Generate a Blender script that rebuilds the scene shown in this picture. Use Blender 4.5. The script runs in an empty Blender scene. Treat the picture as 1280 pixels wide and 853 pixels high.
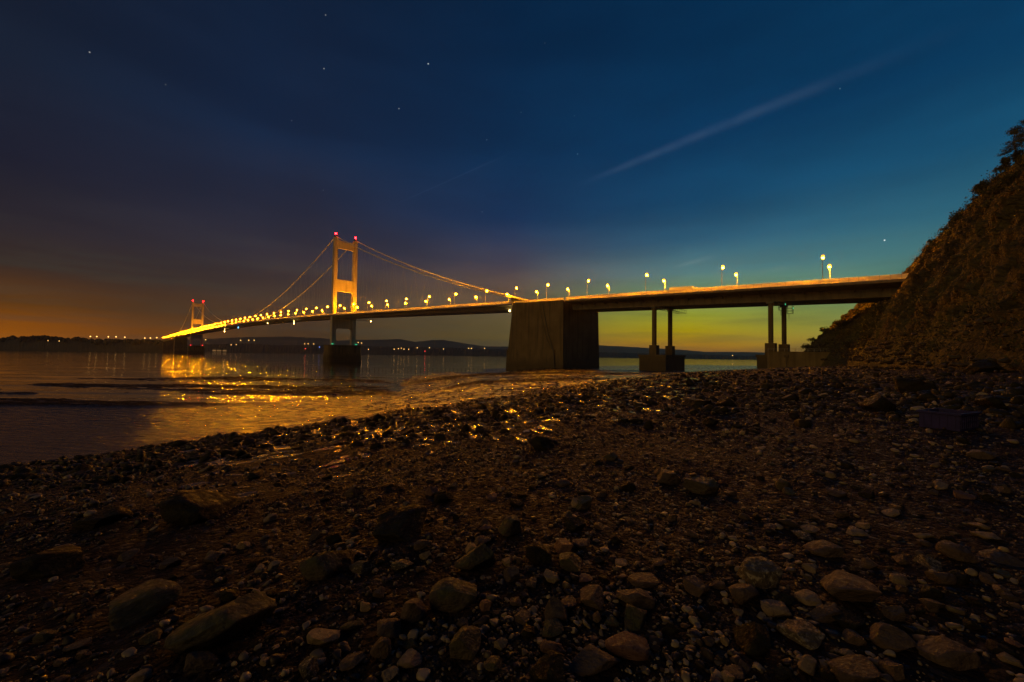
import bpy, math, random
import numpy as np
from mathutils import Vector, Matrix
random.seed(7); rng = np.random.default_rng(7)
S = bpy.context.scene
COL = S.collection
R = math.radians

# ------------------------------------------------------------------ camera
F, CZ = 498.0, 11.5
AL, PT = R(.82), R(1.92)
f0 = np.array([0, math.cos(PT), math.sin(PT)]); r0 = np.array([1., 0, 0]); u0 = np.cross(r0, f0)
RV = math.cos(AL)*r0 + math.sin(AL)*u0; UV = -math.sin(AL)*r0 + math.cos(AL)*u0
cam = bpy.data.objects.new('camera', bpy.data.cameras.new('camera')); COL.objects.link(cam)
m = Matrix.Identity(4)
for i in range(3):
    m[i][0] = RV[i]; m[i][1] = UV[i]; m[i][2] = -f0[i]
m[2][3] = CZ
cam.matrix_world = m
cam.data.sensor_width = 36; cam.data.lens = F/1280*36
cam.data.clip_start = .1; cam.data.clip_end = 60000
S.camera = cam

def ray(px, py):
    return f0 + RV*(px-640)/F + UV*(426.5-py)/F
def direction(px, py):
    d = ray(px, py); return d/np.linalg.norm(d)
def at_depth(px, py, Y):
    d = ray(px, py); t = Y/d[1]; return np.array([d[0]*t, Y, CZ+d[2]*t])

def lin(c):
    return tuple((v/255/12.92 if v/255 <= .04045 else ((v/255+.055)/1.055)**2.4) for v in c)

# ------------------------------------------------------------------ world: dusk sky
W = bpy.data.worlds.new("World"); S.world = W; W.use_nodes = True
nt = W.node_tree; N = nt.nodes; LK = nt.links; N.clear()
def setin(sock, v):
    if hasattr(v, 'is_output') or isinstance(v, bpy.types.NodeSocket): LK.new(v, sock)
    else: sock.default_value = v
def wm(op, a, b=None, c=None, clamp=False):
    n = N.new('ShaderNodeMath'); n.operation = op; n.use_clamp = clamp
    for i, v in enumerate((a, b, c)):
        if v is not None: setin(n.inputs[i], v)
    return n.outputs[0]
def wv(op, a, b):
    n = N.new('ShaderNodeVectorMath'); n.operation = op
    setin(n.inputs[0], a); setin(n.inputs[1], b)
    return n.outputs['Value'] if op == 'DOT_PRODUCT' else n.outputs[0]
def wmix(f, a, b, mode='MIX'):
    n = N.new('ShaderNodeMix'); n.data_type = 'RGBA'; n.blend_type = mode; n.clamp_result = False
    setin(n.inputs[0], f); setin(n.inputs[6], a); setin(n.inputs[7], b)
    return n.outputs[2]
def wrange(v, a, b, c=0., d=1., smooth=True):
    n = N.new('ShaderNodeMapRange'); n.interpolation_type = 'SMOOTHSTEP' if smooth else 'LINEAR'
    setin(n.inputs[0], v)
    for i, x in enumerate((a, b, c, d)): n.inputs[i+1].default_value = x
    return n.outputs[0]
tc = N.new('ShaderNodeTexCoord'); D = tc.outputs['Generated']
sx = N.new('ShaderNodeSeparateXYZ'); LK.new(D, sx.inputs[0])
AZ = wm('ARCTAN2', sx.outputs[0], sx.outputs[1]); EL = wm('ARCSINE', sx.outputs[2])
def ramp(stops):
    n = N.new('ShaderNodeValToRGB'); cr = n.color_ramp; cr.interpolation = 'LINEAR'
    for i, (e, c) in enumerate(stops):
        el = cr.elements[i] if i < 2 else cr.elements.new(.5)
        el.position = e/60.; el.color = (*lin(c), 1)
    LK.new(wm('DIVIDE', EL, R(60), clamp=True), n.inputs[0])
    return n.outputs[0]
# elevation (degrees) -> colour at five bearings
BK = ramp([(0,(40,34,36)),(8,(28,30,44)),(30,(14,22,44)),(60,(8,18,40))])
C0 = ramp([(0,(190,108,2)),(1.5,(154,84,3)),(4,(94,56,17)),(7.5,(52,41,37)),(11,(40,36,43)),(17,(29,32,48)),(25,(22,32,50)),(36,(12,26,44)),(60,(10,20,40))])
C1 = ramp([(0,(80,54,24)),(3,(68,51,36)),(7,(54,47,45)),(12,(43,43,55)),(18,(35,42,62)),(25,(20,38,65)),(33,(11,33,58)),(42,(7,25,46)),(60,(5,20,40))])
C2 = ramp([(0,(98,76,40)),(2,(96,82,44)),(5,(86,78,50)),(9,(74,66,62)),(13,(50,59,80)),(19,(20,51,88)),(27,(8,44,79)),(34,(4,35,67)),(42,(4,23,47)),(60,(3,18,38))])
C3 = ramp([(0,(176,104,34)),(1.6,(182,132,16)),(3.5,(174,154,12)),(5.5,(152,158,44)),(8,(114,148,96)),(11,(72,116,120)),(15,(42,90,116)),(20,(17,69,105)),(27,(6,53,91)),(35,(2,38,72)),(42,(2,27,53)),(60,(2,18,40))])
C4 = ramp([(0,(120,110,40)),(4,(105,130,80)),(8,(76,120,112)),(14,(44,98,118)),(20,(22,78,110)),(27,(8,58,94)),(36,(4,42,74)),(45,(3,28,54)),(60,(2,18,42))])
c = wmix(wrange(AZ, R(-52), R(-33), smooth=False), C0, C1)
c = wmix(wrange(AZ, R(-27), R(0), smooth=False), c, C2)
c = wmix(wrange(AZ, R(0), R(24), smooth=False), c, C3)
c = wmix(wrange(AZ, R(24), R(52), smooth=False), c, C4)
c = wmix(wrange(wm('ABSOLUTE', AZ), R(62), R(120)), c, BK)
# long thin cloud bars, strongest near the horizon
mp = N.new('ShaderNodeMapping'); mp.inputs['Scale'].default_value = (2.2, 2.2, 26); mp.inputs['Rotation'].default_value = (0, R(3), 0); LK.new(D, mp.inputs[0])
nz = N.new('ShaderNodeTexNoise'); nz.inputs['Scale'].default_value = 1.7; nz.inputs['Detail'].default_value = 5; LK.new(mp.outputs[0], nz.inputs[0])
bar = wrange(nz.outputs[0], .42, .66)
lowm = wrange(EL, R(2), R(17), 1, 0)
c = wmix(wm('MULTIPLY', wm('MULTIPLY', bar, lowm), .30), c, (*lin((62, 66, 58)), 1))
mp2 = N.new('ShaderNodeMapping'); mp2.inputs['Scale'].default_value = (1, 1, 5); mp2.inputs['Location'].default_value = (3, 1, 2); LK.new(D, mp2.inputs[0])
nz2 = N.new('ShaderNodeTexNoise'); nz2.inputs['Scale'].default_value = 2.1; nz2.inputs['Detail'].default_value = 4; LK.new(mp2.outputs[0], nz2.inputs[0])
c = wmix(1., c, wmix(wrange(nz2.outputs[0], .3, .7), (.86, .86, .88, 1), (1.14, 1.12, 1.1, 1)), 'MULTIPLY')
# thin cloud above the bridge, its lamp glow added straight into the sky colour
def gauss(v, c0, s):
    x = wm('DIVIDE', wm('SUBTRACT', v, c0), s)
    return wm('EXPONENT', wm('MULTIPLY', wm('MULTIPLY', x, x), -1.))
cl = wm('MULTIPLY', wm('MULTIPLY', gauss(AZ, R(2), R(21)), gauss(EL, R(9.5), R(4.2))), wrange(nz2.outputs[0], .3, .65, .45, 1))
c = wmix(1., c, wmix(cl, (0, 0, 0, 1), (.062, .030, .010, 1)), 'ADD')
def streak(P, Q, w, col, fade=.12, noise=True):
    global c
    a, b = direction(*P), direction(*Q)
    n = np.cross(a, b); n /= np.linalg.norm(n)
    t = np.cross(n, a); ang = math.acos(float(a@b))
    d = wv('DOT_PRODUCT', D, tuple(n))
    al = wm('ARCTAN2', wv('DOT_PRODUCT', D, tuple(t)), wv('DOT_PRODUCT', D, tuple(a)))
    wd = wrange(al, 0, ang, w*.7, w*1.3, smooth=False)
    d = wm('ADD', d, wm('MULTIPLY', wm('SUBTRACT', nz2.outputs[0], .5), w*1.2))
    x = wm('DIVIDE', d, wd)
    g = wm('EXPONENT', wm('MULTIPLY', wm('MULTIPLY', x, x), -1.))
    g = wm('MULTIPLY', g, wm('MULTIPLY', wrange(al, 0, fade), wrange(al, ang-fade*1.6, ang, 1, 0)))
    if noise: g = wm('MULTIPLY', g, wrange(nz3, .3, .62, .35, 1))
    c = wmix(1., c, wmix(g, (0, 0, 0, 1), (*col, 1)), 'ADD')
n3 = N.new('ShaderNodeTexNoise'); n3.inputs['Scale'].default_value = 14; n3.inputs['Detail'].default_value = 4; LK.new(D, n3.inputs[0]); nz3 = n3.outputs[0]
streak((690, 245), (1275, 5), .0082, (.019, .022, .026), .26)
streak((480, 262), (665, 180), .0014, (.007, .009, .013), .1, False)
streak((838, 336), (905, 318), .0045, (.030, .026, .018), .04, False)
streak((940, 342), (1015, 331), .006, (.022, .016, .008), .05, False)
for sx_, sy_, br in ((407,19,.25),(112,65.5,.3),(405,86,.4),(535.3,80,1.0),(498.7,136,.45),(364.6,151,.15),(207,106,.1),(404,238,.1),(608.5,175,.2),
                     (651.4,140.6,.12),(681,54,.1),(722,192.7,.3),(1050,111,.2),(1105.7,300.5,1.6),(602.7,265,.12),(718,145,.1)):
    dd = wv('DISTANCE', D, tuple(direction(sx_, sy_)))
    n = dd.node; dd = n.outputs['Value']
    st = wrange(dd, .0004, .0014, br, 0)
    c = wmix(1., c, wmix(st, (0, 0, 0, 1), (1, .95, .85, 1)), 'ADD')
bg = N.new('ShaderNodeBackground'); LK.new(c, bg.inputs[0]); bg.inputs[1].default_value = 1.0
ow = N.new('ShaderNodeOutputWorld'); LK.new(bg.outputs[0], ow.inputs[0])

S.view_settings.view_transform = 'Standard'; S.view_settings.look = 'None'
S.view_settings.exposure = 0; S.view_settings.gamma = 1; S.view_settings.use_curve_mapping = False
S.render.engine = 'CYCLES'
S.cycles.use_denoising = True
try: S.cycles.denoiser = 'OPENIMAGEDENOISE'
except Exception: pass
S.cycles.max_bounces = 5; S.cycles.diffuse_bounces = 2; S.cycles.glossy_bounces = 3; S.cycles.transmission_bounces = 2; S.cycles.volume_bounces = 0
S.cycles.sample_clamp_indirect = 4; S.cycles.blur_glossy = .6
S.cycles.filter_width = 1.5
LAMP = 3400.0
# added soft sun lamp standing in for warm port glow unseen behind the beach
sun = bpy.data.objects.new('low_warm_light', bpy.data.lights.new('low_warm_light', 'SUN')); COL.objects.link(sun)
sun.data.energy = .34; sun.data.color = (1, .60, .16); sun.data.angle = R(28)
_az, _el = R(-128), R(20)
sun.rotation_euler = Vector((math.sin(_az)*math.cos(_el), math.cos(_az)*math.cos(_el), math.sin(_el))).to_track_quat('Z', 'Y').to_euler()

# ------------------------------------------------------------------ helpers
def tag(o, label=None, cat=None, group=None, kind=None):
    for k, v in (('label', label), ('category', cat), ('group', group), ('kind', kind)):
        if v: o[k] = v
    return o
def empty(name, loc=(0, 0, 0), rz=0, **kw):
    o = bpy.data.objects.new(name, None); COL.objects.link(o); o.location = loc; o.rotation_euler = (0, 0, rz)
    o.empty_display_size = .2
    return tag(o, **kw)
def copy_tree(o, parent=None):
    c_ = o.copy(); COL.objects.link(c_); c_.parent = parent
    for ch in list(KIDS.get(o.name, [])):
        k = copy_tree(ch, c_); KIDS.setdefault(c_.name, []).append(k)
    return c_
KIDS = {}
class MB:
    def __init__(s): s.v = []; s.f = []
    def add(s, vs, fs):
        b = len(s.v); s.v += [tuple(map(float, v)) for v in vs]; s.f += [tuple(i+b for i in f) for f in fs]; return s
    def hexa(s, p):  # 8 points: bottom 4, top 4
        return s.add(p, [(3,2,1,0),(4,5,6,7),(0,1,5,4),(1,2,6,5),(2,3,7,6),(3,0,4,7)])
    def box(s, x0, x1, y0, y1, z0, z1):
        return s.hexa([(x0,y0,z0),(x1,y0,z0),(x1,y1,z0),(x0,y1,z0),(x0,y0,z1),(x1,y0,z1),(x1,y1,z1),(x0,y1,z1)])
    def bar(s, a, b, w, h=None):
        a = Vector(a); b = Vector(b); h = h or w; d = (b-a).normalized()
        up = Vector((0, 0, 1)) if abs(d.z) < .95 else Vector((1, 0, 0))
        x = d.cross(up).normalized()*w/2; y = x.cross(d).normalized()*h/2
        return s.hexa([a-x-y, a+x-y, b+x-y, b-x-y, a-x+y, a+x+y, b+x+y, b-x+y])
    def tube(s, pts, rad, n=8):
        pts = [Vector(p) for p in pts]; rad = rad if hasattr(rad, '__len__') else [rad]*len(pts)
        vs = []; fs = []
        for i, p in enumerate(pts):
            d = (pts[min(i+1, len(pts)-1)]-pts[max(i-1, 0)]).normalized()
            up = Vector((0, 0, 1)) if abs(d.z) < .95 else Vector((1, 0, 0))
            x = d.cross(up).normalized(); y = x.cross(d).normalized()
            for k in range(n):
                a = 2*math.pi*k/n; vs.append(p+(x*math.cos(a)+y*math.sin(a))*rad[i])
        for i in range(len(pts)-1):
            for k in range(n):
                k2 = (k+1) % n; fs.append((i*n+k, i*n+k2, (i+1)*n+k2, (i+1)*n+k))
        fs.append(tuple(range(n))[::-1]); fs.append(tuple((len(pts)-1)*n+k for k in range(n)))
        return s.add(vs, fs)
    def sphere(s, c_, r, nu=8, nv=6, sc=(1, 1, 1)):
        vs = []; fs = []
        for j in range(nv+1):
            t = math.pi*j/nv
            for i in range(nu):
                p = 2*math.pi*i/nu
                vs.append((c_[0]+r*sc[0]*math.sin(t)*math.cos(p), c_[1]+r*sc[1]*math.sin(t)*math.sin(p), c_[2]+r*sc[2]*math.cos(t)))
        for j in range(nv):
            for i in range(nu):
                i2 = (i+1) % nu; fs.append((j*nu+i, (j+1)*nu+i, (j+1)*nu+i2, j*nu+i2))
        return s.add(vs, fs)
    def build(s, name, mat, parent=None, origin=(0, 0, 0), smooth=False, bevel=0):
        me = bpy.data.meshes.new(name); o0 = origin
        me.from_pydata([(v[0]-o0[0], v[1]-o0[1], v[2]-o0[2]) for v in s.v], [], s.f); me.update()
        me.materials.append(mat)
        if smooth: me.polygons.foreach_set('use_smooth', [True]*len(me.polygons))
        o = bpy.data.objects.new(name, me); COL.objects.link(o)
        if parent:
            o.parent = parent; KIDS.setdefault(parent.name, []).append(o)
        else: o.location = o0
        if bevel:
            b = o.modifiers.new('bevel', 'BEVEL'); b.width = bevel; b.segments = 2
        return o
def np_mesh(name, V, Fc, mat, parent=None, smooth=True, loc=(0, 0, 0), attrs=None):
    me = bpy.data.meshes.new(name); V = np.asarray(V, np.float32); Fc = np.asarray(Fc, np.int32)
    k = Fc.shape[1]
    me.vertices.add(len(V)); me.vertices.foreach_set('co', V.ravel())
    me.loops.add(Fc.size); me.loops.foreach_set('vertex_index', Fc.ravel())
    me.polygons.add(len(Fc)); me.polygons.foreach_set('loop_start', np.arange(0, Fc.size, k, dtype=np.int32))
    me.polygons.foreach_set('use_smooth', np.full(len(Fc), smooth))
    for an, arr in (attrs or {}).items():
        a = me.attributes.new(an, 'FLOAT', 'POINT'); a.data.foreach_set('value', np.asarray(arr, np.float32))
    me.update(); me.validate()
    me.materials.append(mat)
    o = bpy.data.objects.new(name, me); COL.objects.link(o); o.location = loc
    if parent: o.parent = parent; KIDS.setdefault(parent.name, []).append(o)
    return o

# value noise
def _h(ix, iy, seed):
    n = (ix.astype(np.int64)*374761393 + iy.astype(np.int64)*668265263 + seed*1442695041) & 0x7fffffff
    n = ((n ^ (n >> 13))*1274126177) & 0x7fffffff
    return ((n ^ (n >> 16)) & 0xffff)/65535.
def vnoise(x, y, seed=0):
    ix = np.floor(x); iy = np.floor(y); fx = x-ix; fy = y-iy
    fx = fx*fx*(3-2*fx); fy = fy*fy*(3-2*fy)
    a = _h(ix, iy, seed); b = _h(ix+1, iy, seed); c_ = _h(ix, iy+1, seed); d = _h(ix+1, iy+1, seed)
    return (a*(1-fx)+b*fx)*(1-fy)+(c_*(1-fx)+d*fx)*fy
def fbm(x, y, seed=0, oct=4):
    t = 0; a = 1; s_ = 0
    for k in range(oct):
        t = t+a*(vnoise(x*2**k+k*17.3, y*2**k-k*9.1, seed+k)-.5); s_ += a; a *= .5
    return t/s_*2

# ------------------------------------------------------------------ materials
def mat(name, col=(.5, .5, .5), rough=.7, metal=0, build=None):
    mt = bpy.data.materials.new(name); mt.use_nodes = True
    t = mt.node_tree; b = t.nodes['Principled BSDF']
    b.inputs['Base Color'].default_value = (*col, 1); b.inputs['Roughness'].default_value = rough; b.inputs['Metallic'].default_value = metal
    if build: build(t, b)
    return mt
def nn(t, typ, **kw):
    n = t.nodes.new(typ)
    for k, v in kw.items(): setattr(n, k, v)
    return n
def coords(t, scale=(1, 1, 1), obj=True, rot=(0, 0, 0)):
    tcn = nn(t, 'ShaderNodeTexCoord'); mpn = nn(t, 'ShaderNodeMapping')
    mpn.inputs['Scale'].default_value = scale; mpn.inputs['Rotation'].default_value = rot
    t.links.new(tcn.outputs['Object'], mpn.inputs[0]); return mpn.outputs[0]
def noise(t, co, scale, detail=5, rough=.55):
    n = nn(t, 'ShaderNodeTexNoise'); n.inputs['Scale'].default_value = scale; n.inputs['Detail'].default_value = detail; n.inputs['Roughness'].default_value = rough
    t.links.new(co, n.inputs[0]); return n.outputs[0]
def cramp(t, v, stops):
    n = nn(t, 'ShaderNodeValToRGB')
    for i, (p, c_) in enumerate(stops):
        e = n.color_ramp.elements[i] if i < 2 else n.color_ramp.elements.new(.5)
        e.position = p; e.color = (*c_, 1) if len(c_) == 3 else c_
    t.links.new(v, n.inputs[0]); return n.outputs[0]
def mrange(t, v, a, b, c_=0., d=1.):
    n = nn(t, 'ShaderNodeMapRange'); t.links.new(v, n.inputs[0])
    for i, x in enumerate((a, b, c_, d)): n.inputs[i+1].default_value = x
    return n.outputs[0]
def mmath(t, op, a, b):
    n = nn(t, 'ShaderNodeMath', operation=op)
    for i, v in enumerate((a, b)):
        if isinstance(v, (int, float)): n.inputs[i].default_value = v
        else: t.links.new(v, n.inputs[i])
    return n.outputs[0]
def mmix(t, f, a, b, mode='MIX'):
    n = nn(t, 'ShaderNodeMix', data_type='RGBA', blend_type=mode)
    for i, v in ((0, f), (6, a), (7, b)):
        if isinstance(v, (int, float, tuple)): n.inputs[i].default_value = v
        else: t.links.new(v, n.inputs[i])
    return n.outputs[2]
def bump(t, b, h, strength=.5, dist=.1, normal=None):
    n = nn(t, 'ShaderNodeBump'); n.inputs['Strength'].default_value = strength; n.inputs['Distance'].default_value = dist
    t.links.new(h, n.inputs['Height'])
    if normal is not None: t.links.new(normal, n.inputs['Normal'])
    if b is not None: t.links.new(n.outputs[0], b.inputs['Normal'])
    return n.outputs[0]

def b_mottle(c1, c2, scale, r1=.5, r2=.85, bs=.4, bd=.05, stretch=(1, 1, 1), streaks=None):
    def f(t, b):
        co = coords(t, stretch); n = noise(t, co, scale, 6)
        cc = cramp(t, n, [(.3, c1), (.7, c2)])
        if streaks:
            co2 = coords(t, (1, 1, .08)); n2 = noise(t, co2, streaks, 4)
            cc = mmix(t, mrange(t, n2, .45, .7, 0, .6), cc, (c1[0]*.4, c1[1]*.4, c1[2]*.4, 1))
        t.links.new(cc, b.inputs['Base Color'])
        t.links.new(mrange(t, n, .3, .7, r1, r2), b.inputs['Roughness'])
        bump(t, b, noise(t, co, scale*5, 5), bs, bd)
    return f
M = {}
M['steel_grey'] = mat('painted_grey_steel', build=b_mottle((.40,.40,.38), (.55,.54,.50), .25, .45, .65, .1, .02, streaks=.8))
M['tower_paint'] = mat('tower_paint', build=b_mottle((.48,.44,.36), (.60,.55,.45), .12, .45, .65, .15, .03, streaks=.5))
M['cable'] = mat('cable_wrap', (.78, .76, .70), .5)
M['hanger'] = mat('hanger_wire', (.16, .16, .15), .6)
M['panel'] = None
M['rail'] = mat('galvanised_rail', (.55, .55, .52), .4, .3)
M['girder'] = mat('weathered_girder', build=b_mottle((.16,.13,.09), (.26,.22,.16), .2, .6, .8, .15, .03, streaks=.6))
M['concrete'] = mat('weathered_concrete', build=b_mottle((.12,.09,.052), (.20,.155,.09), .15, .7, .95, .3, .05, streaks=.35))
def b_anch(t, b):
    co = coords(t); n = noise(t, co, .12, 6)
    cc = cramp(t, n, [(.3, (.13,.095,.045)), (.7, (.21,.155,.078))])
    s_ = nn(t, 'ShaderNodeSeparateXYZ'); t.links.new(coords(t), s_.inputs[0])
    st = noise(t, coords(t, (1, 1, .06)), .5, 5)
    cc = mmix(t, mrange(t, st, .46, .66, 0, .65), cc, (.055, .042, .022, 1))
    # tide stained base, its edge uneven
    hz = mmath(t, 'ADD', s_.outputs[2], mrange(t, st, .3, .7, -3, 3))
    cc = mmix(t, mrange(t, hz, 10, 5.5, 0, .75), cc, (.055, .045, .028, 1))
    # lift joints of the shuttering
    vs_ = nn(t, 'ShaderNodeVectorMath', operation='DOT_PRODUCT'); t.links.new(coords(t), vs_.inputs[0]); vs_.inputs[1].default_value = (.7193*.22, -.6947*.22, 0)
    vs2 = nn(t, 'ShaderNodeVectorMath', operation='DOT_PRODUCT'); t.links.new(coords(t), vs2.inputs[0]); vs2.inputs[1].default_value = (.6947*.22, .7193*.22, 0)
    for vv_ in (vs_, vs2):
        fr_ = nn(t, 'ShaderNodeMath', operation='FRACT'); t.links.new(vv_.outputs['Value'], fr_.inputs[0])
        ge_ = nn(t, 'ShaderNodeNewGeometry'); dn_ = nn(t, 'ShaderNodeVectorMath', operation='DOT_PRODUCT'); t.links.new(ge_.outputs['Normal'], dn_.inputs[0]); dn_.inputs[1].default_value = (.6947, .7193, 0) if vv_ is vs_ else (.7193, -.6947, 0)
        fc_ = mrange(t, mmath(t, 'ABSOLUTE', dn_.outputs['Value'], 0), .6, .8)
        cc = mmix(t, mmath(t, 'MULTIPLY', mmath(t, 'MULTIPLY', mrange(t, fr_.outputs[0], .0, .035, 1, 0), fc_), .75), cc, (.05, .038, .02, 1))
    w = nn(t, 'ShaderNodeMath', operation='FRACT'); t.links.new(mmath(t, 'MULTIPLY', s_.outputs[2], .33), w.inputs[0])
    ln = mrange(t, w.outputs[0], .0, .05, 1, 0)
    cc = mmix(t, mmath(t, 'MULTIPLY', ln, .6), cc, (.1, .08, .055, 1))
    t.links.new(cc, b.inputs['Base Color']); b.inputs['Roughness'].default_value = .85
    bump(t, b, noise(t, co, 1.2, 6), .3, .08)
M['anchorage'] = mat('anchorage_concrete', build=b_anch)
M['asphalt'] = mat('asphalt', (.05, .05, .05), .8)
M['lamp_metal'] = mat('lamp_metal', (.42, .42, .40), .45, .4)
M['dark_metal'] = mat('dark_metal', (.08, .08, .08), .5, .6)
def emis(name, col, st):
    def f(t, b):
        b.inputs['Base Color'].default_value = (.8, .8, .8, 1)
        b.inputs['Emission Color'].default_value = (*col, 1); b.inputs['Emission Strength'].default_value = st
    return mat(name, build=f)
SOD = (1, .325, .0008)
M['sodium'] = emis('sodium_bulb', SOD, LAMP)
M['amber_halo'] = emis('amber_lamp_halo', (1, .36, .02), 1.5)
M['red_light'] = emis('red_beacon', (1, .004, .006), 90)
M['green_light'] = emis('green_light', (.02, .7, .3), .8)
M['blue_light'] = emis('blue_light', (.15, .5, .9), 12)
M['amber_light'] = emis('amber_light', (1, .6, .15), 30)
M['far_amber'] = emis('distant_amber', (1, .5, .12), 5)
M['far_red'] = emis('distant_red', (1, .03, .03), 5)
M['far_blue'] = emis('distant_blue', (.15, .25, 1), 3)
M['window_lit'] = emis('lit_window', (1, .55, .2), .6)

# rock family: one material, object random tints it
def b_rock(lo, hi, moss=0., pale=0.):
    def f(t, b):
        co = coords(t); oi = nn(t, 'ShaderNodeObjectInfo')
        off = nn(t, 'ShaderNodeVectorMath', operation='ADD'); t.links.new(co, off.inputs[0])
        cmb = nn(t, 'ShaderNodeCombineXYZ')
        for i in range(3): t.links.new(mmath(t, 'MULTIPLY', oi.outputs['Random'], 37.+i*11), cmb.inputs[i])
        t.links.new(cmb.outputs[0], off.inputs[1]); co = off.outputs[0]
        n = noise(t, co, 2.2, 8, .62)
        cc = cramp(t, n, [(.25, lo), (.75, hi)])
        tint = cramp(t, oi.outputs['Random'], [(0, (.55,.55,.55)), (.35, (1.0,.9,.8)), (.7, (1.15,1.1,.85)), (1, (.85,.8,.85))])
        cc = mmix(t, 1., cc, tint, 'MULTIPLY')
        if moss:
            n2 = noise(t, co, 1.6, 5); ge = nn(t, 'ShaderNodeNewGeometry'); sp = nn(t, 'ShaderNodeSeparateXYZ'); t.links.new(ge.outputs['Normal'], sp.inputs[0])
            k = mmath(t, 'MULTIPLY', mrange(t, n2, .35, .6), mrange(t, sp.outputs[2], -.2, .7, 0, moss))
            cc = mmix(t, k, cc, (.07, .08, .018, 1))
        if pale:
            n3_ = noise(t, co, 3.1, 6, .7); cc = mmix(t, mrange(t, n3_, .52, .62, 0, pale), cc, (.42, .38, .26, 1))
        t.links.new(cc, b.inputs['Base Color'])
        t.links.new(mrange(t, noise(t, co, 5, 4), .35, .65, .38, .85), b.inputs['Roughness'])
        h = mmath(t, 'ADD', noise(t, co, 7, 8, .65), mmath(t, 'MULTIPLY', noise(t, co, 2, 3), 1.5))
        bump(t, b, h, .55, .09)
    return f
M['rock'] = mat('stone', build=b_rock((.055,.043,.030), (.17,.13,.085)))
M['rock_pale'] = mat('pale_stone', build=b_rock((.20,.165,.105), (.40,.33,.20), 0, .25))
M['rock_moss'] = mat('mossy_stone', build=b_rock((.05,.042,.026), (.13,.105,.06), .85))
M['rock_dark'] = mat('wet_dark_stone', build=b_rock((.010,.008,.006), (.034,.026,.019), .3))
M['rock_dark'].node_tree.nodes['Principled BSDF'].inputs['Specular IOR Level'].default_value = .15
M['rock_red'] = mat('red_stone', build=b_rock((.10,.055,.042), (.24,.15,.11)))
M['rock_vein'] = mat('streaked_stone', build=b_rock((.07,.06,.04), (.16,.13,.08), .3, .9))

# ------------------------------------------------------------------ terrain
COLS = {  # image bearing -> [(depth, height relative to the eye)]
 -1600: [(1,-1.6),(3,-2.6),(8,-4.4),(12,-6.5),(25,-9.8),(40,-11.2),(90,-11.6),(250,-14)],
 -400: [(1,-1.6),(3,-2.1),(5,-2.5),(8,-3.3),(12.5,-4.6),(16,-5.8),(28,-8.5),(45,-10.7),(70,-11.3),(110,-11.75),(200,-12.2),(400,-16)],
 0:    [(1,-1.56),(2,-1.6),(3,-1.72),(5,-1.95),(10,-3.25),(14.9,-4.5),(18,-5.5),(30,-8.3),(50,-10.55),(70,-11.35),(110,-11.78),(200,-12.0),(400,-16)],
 200:  [(1,-1.56),(2,-1.58),(3,-1.66),(5,-1.85),(10,-2.75),(19.1,-4.6),(24,-5.9),(36,-8.8),(55,-10.8),(80,-11.4),(120,-11.8),(220,-12),(420,-16)],
 400:  [(1,-1.56),(2,-1.58),(3,-1.6),(5,-1.7),(10,-2.4),(18,-3.6),(26,-4.75),(34,-6.4),(50,-9.3),(75,-11.1),(110,-11.65),(160,-11.8),(260,-12),(460,-16)],
 500:  [(1,-1.55),(3,-1.58),(5,-1.65),(10,-2.15),(20,-3.3),(33,-4.85),(45,-6.4),(70,-9.2),(100,-11.2),(140,-11.7),(200,-11.8),(300,-12),(500,-16)],
 600:  [(1,-1.55),(3,-1.57),(5,-1.6),(10,-1.95),(20,-2.9),(42.7,-5),(60,-6.1),(80,-6.9),(120,-7.4),(160,-8.5),(200,-10.2),(250,-11.6),(320,-11.8),(520,-16)],
 700:  [(1,-1.55),(3,-1.55),(5,-1.57),(10,-1.7),(20,-2.35),(40,-3.8),(63,-5.2),(90,-6.2),(140,-6.9),(215,-7.15),(300,-8.9),(400,-11.6),(620,-16)],
 800:  [(1,-1.55),(3,-1.55),(10,-1.6),(20,-1.85),(50,-3.0),(101,-5.6),(150,-6.5),(190,-6.95),(300,-7.6),(480,-11.3),(520,-11.7),(800,-16)],
 857:  [(1,-1.55),(5,-1.55),(10,-1.5),(20,-1.65),(50,-2.2),(100,-3.9),(165,-6.4),(200,-6.95),(350,-8.3),(540,-11.2),(600,-11.8),(900,-16)],
 1000: [(1,-1.55),(5,-1.5),(10,-1.42),(20,-1.4),(50,-1.6),(100,-2.2),(150,-3.2),(175,-4.5),(200,-5.6),(300,-8.5),(540,-11.2),(620,-12),(900,-16)],
 1280: [(1,-1.53),(5,-1.45),(10,-1.3),(20,-.9),(40,-.6),(100,-.6),(200,-1),(500,-3),(900,-16)],
 2600: [(.4,-1.5),(2,-1.45),(5,-1.2),(12,-.7),(60,-.5),(300,-1),(900,-8)],
}
EDGE = {-1600:8,-400:12.3,0:14.9,80:16.4,200:19.1,320:22,400:26,500:33,560:37.5,640:49,700:63,740:76,800:101,857:165,930:190,1000:170,1280:400,2600:900}
_ca = []; _cp = []
for x, pr in sorted(COLS.items()):
    a = math.atan2(x-640, F); _ca.append(a); _cp.append((np.array([math.log(p[0]/math.cos(a)) for p in pr]), np.array([p[1] for p in pr])))
_ea = np.array([math.atan2(x-640, F) for x in sorted(EDGE)]); _er = np.array([math.log(EDGE[x]/math.cos(math.atan2(x-640, F))) for x in sorted(EDGE)])
_ca = np.array(_ca)
def smooth_ramp(x, a, b):
    t = np.clip((x-a)/(b-a), 0, 1); return t*t*(3-2*t)
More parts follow.
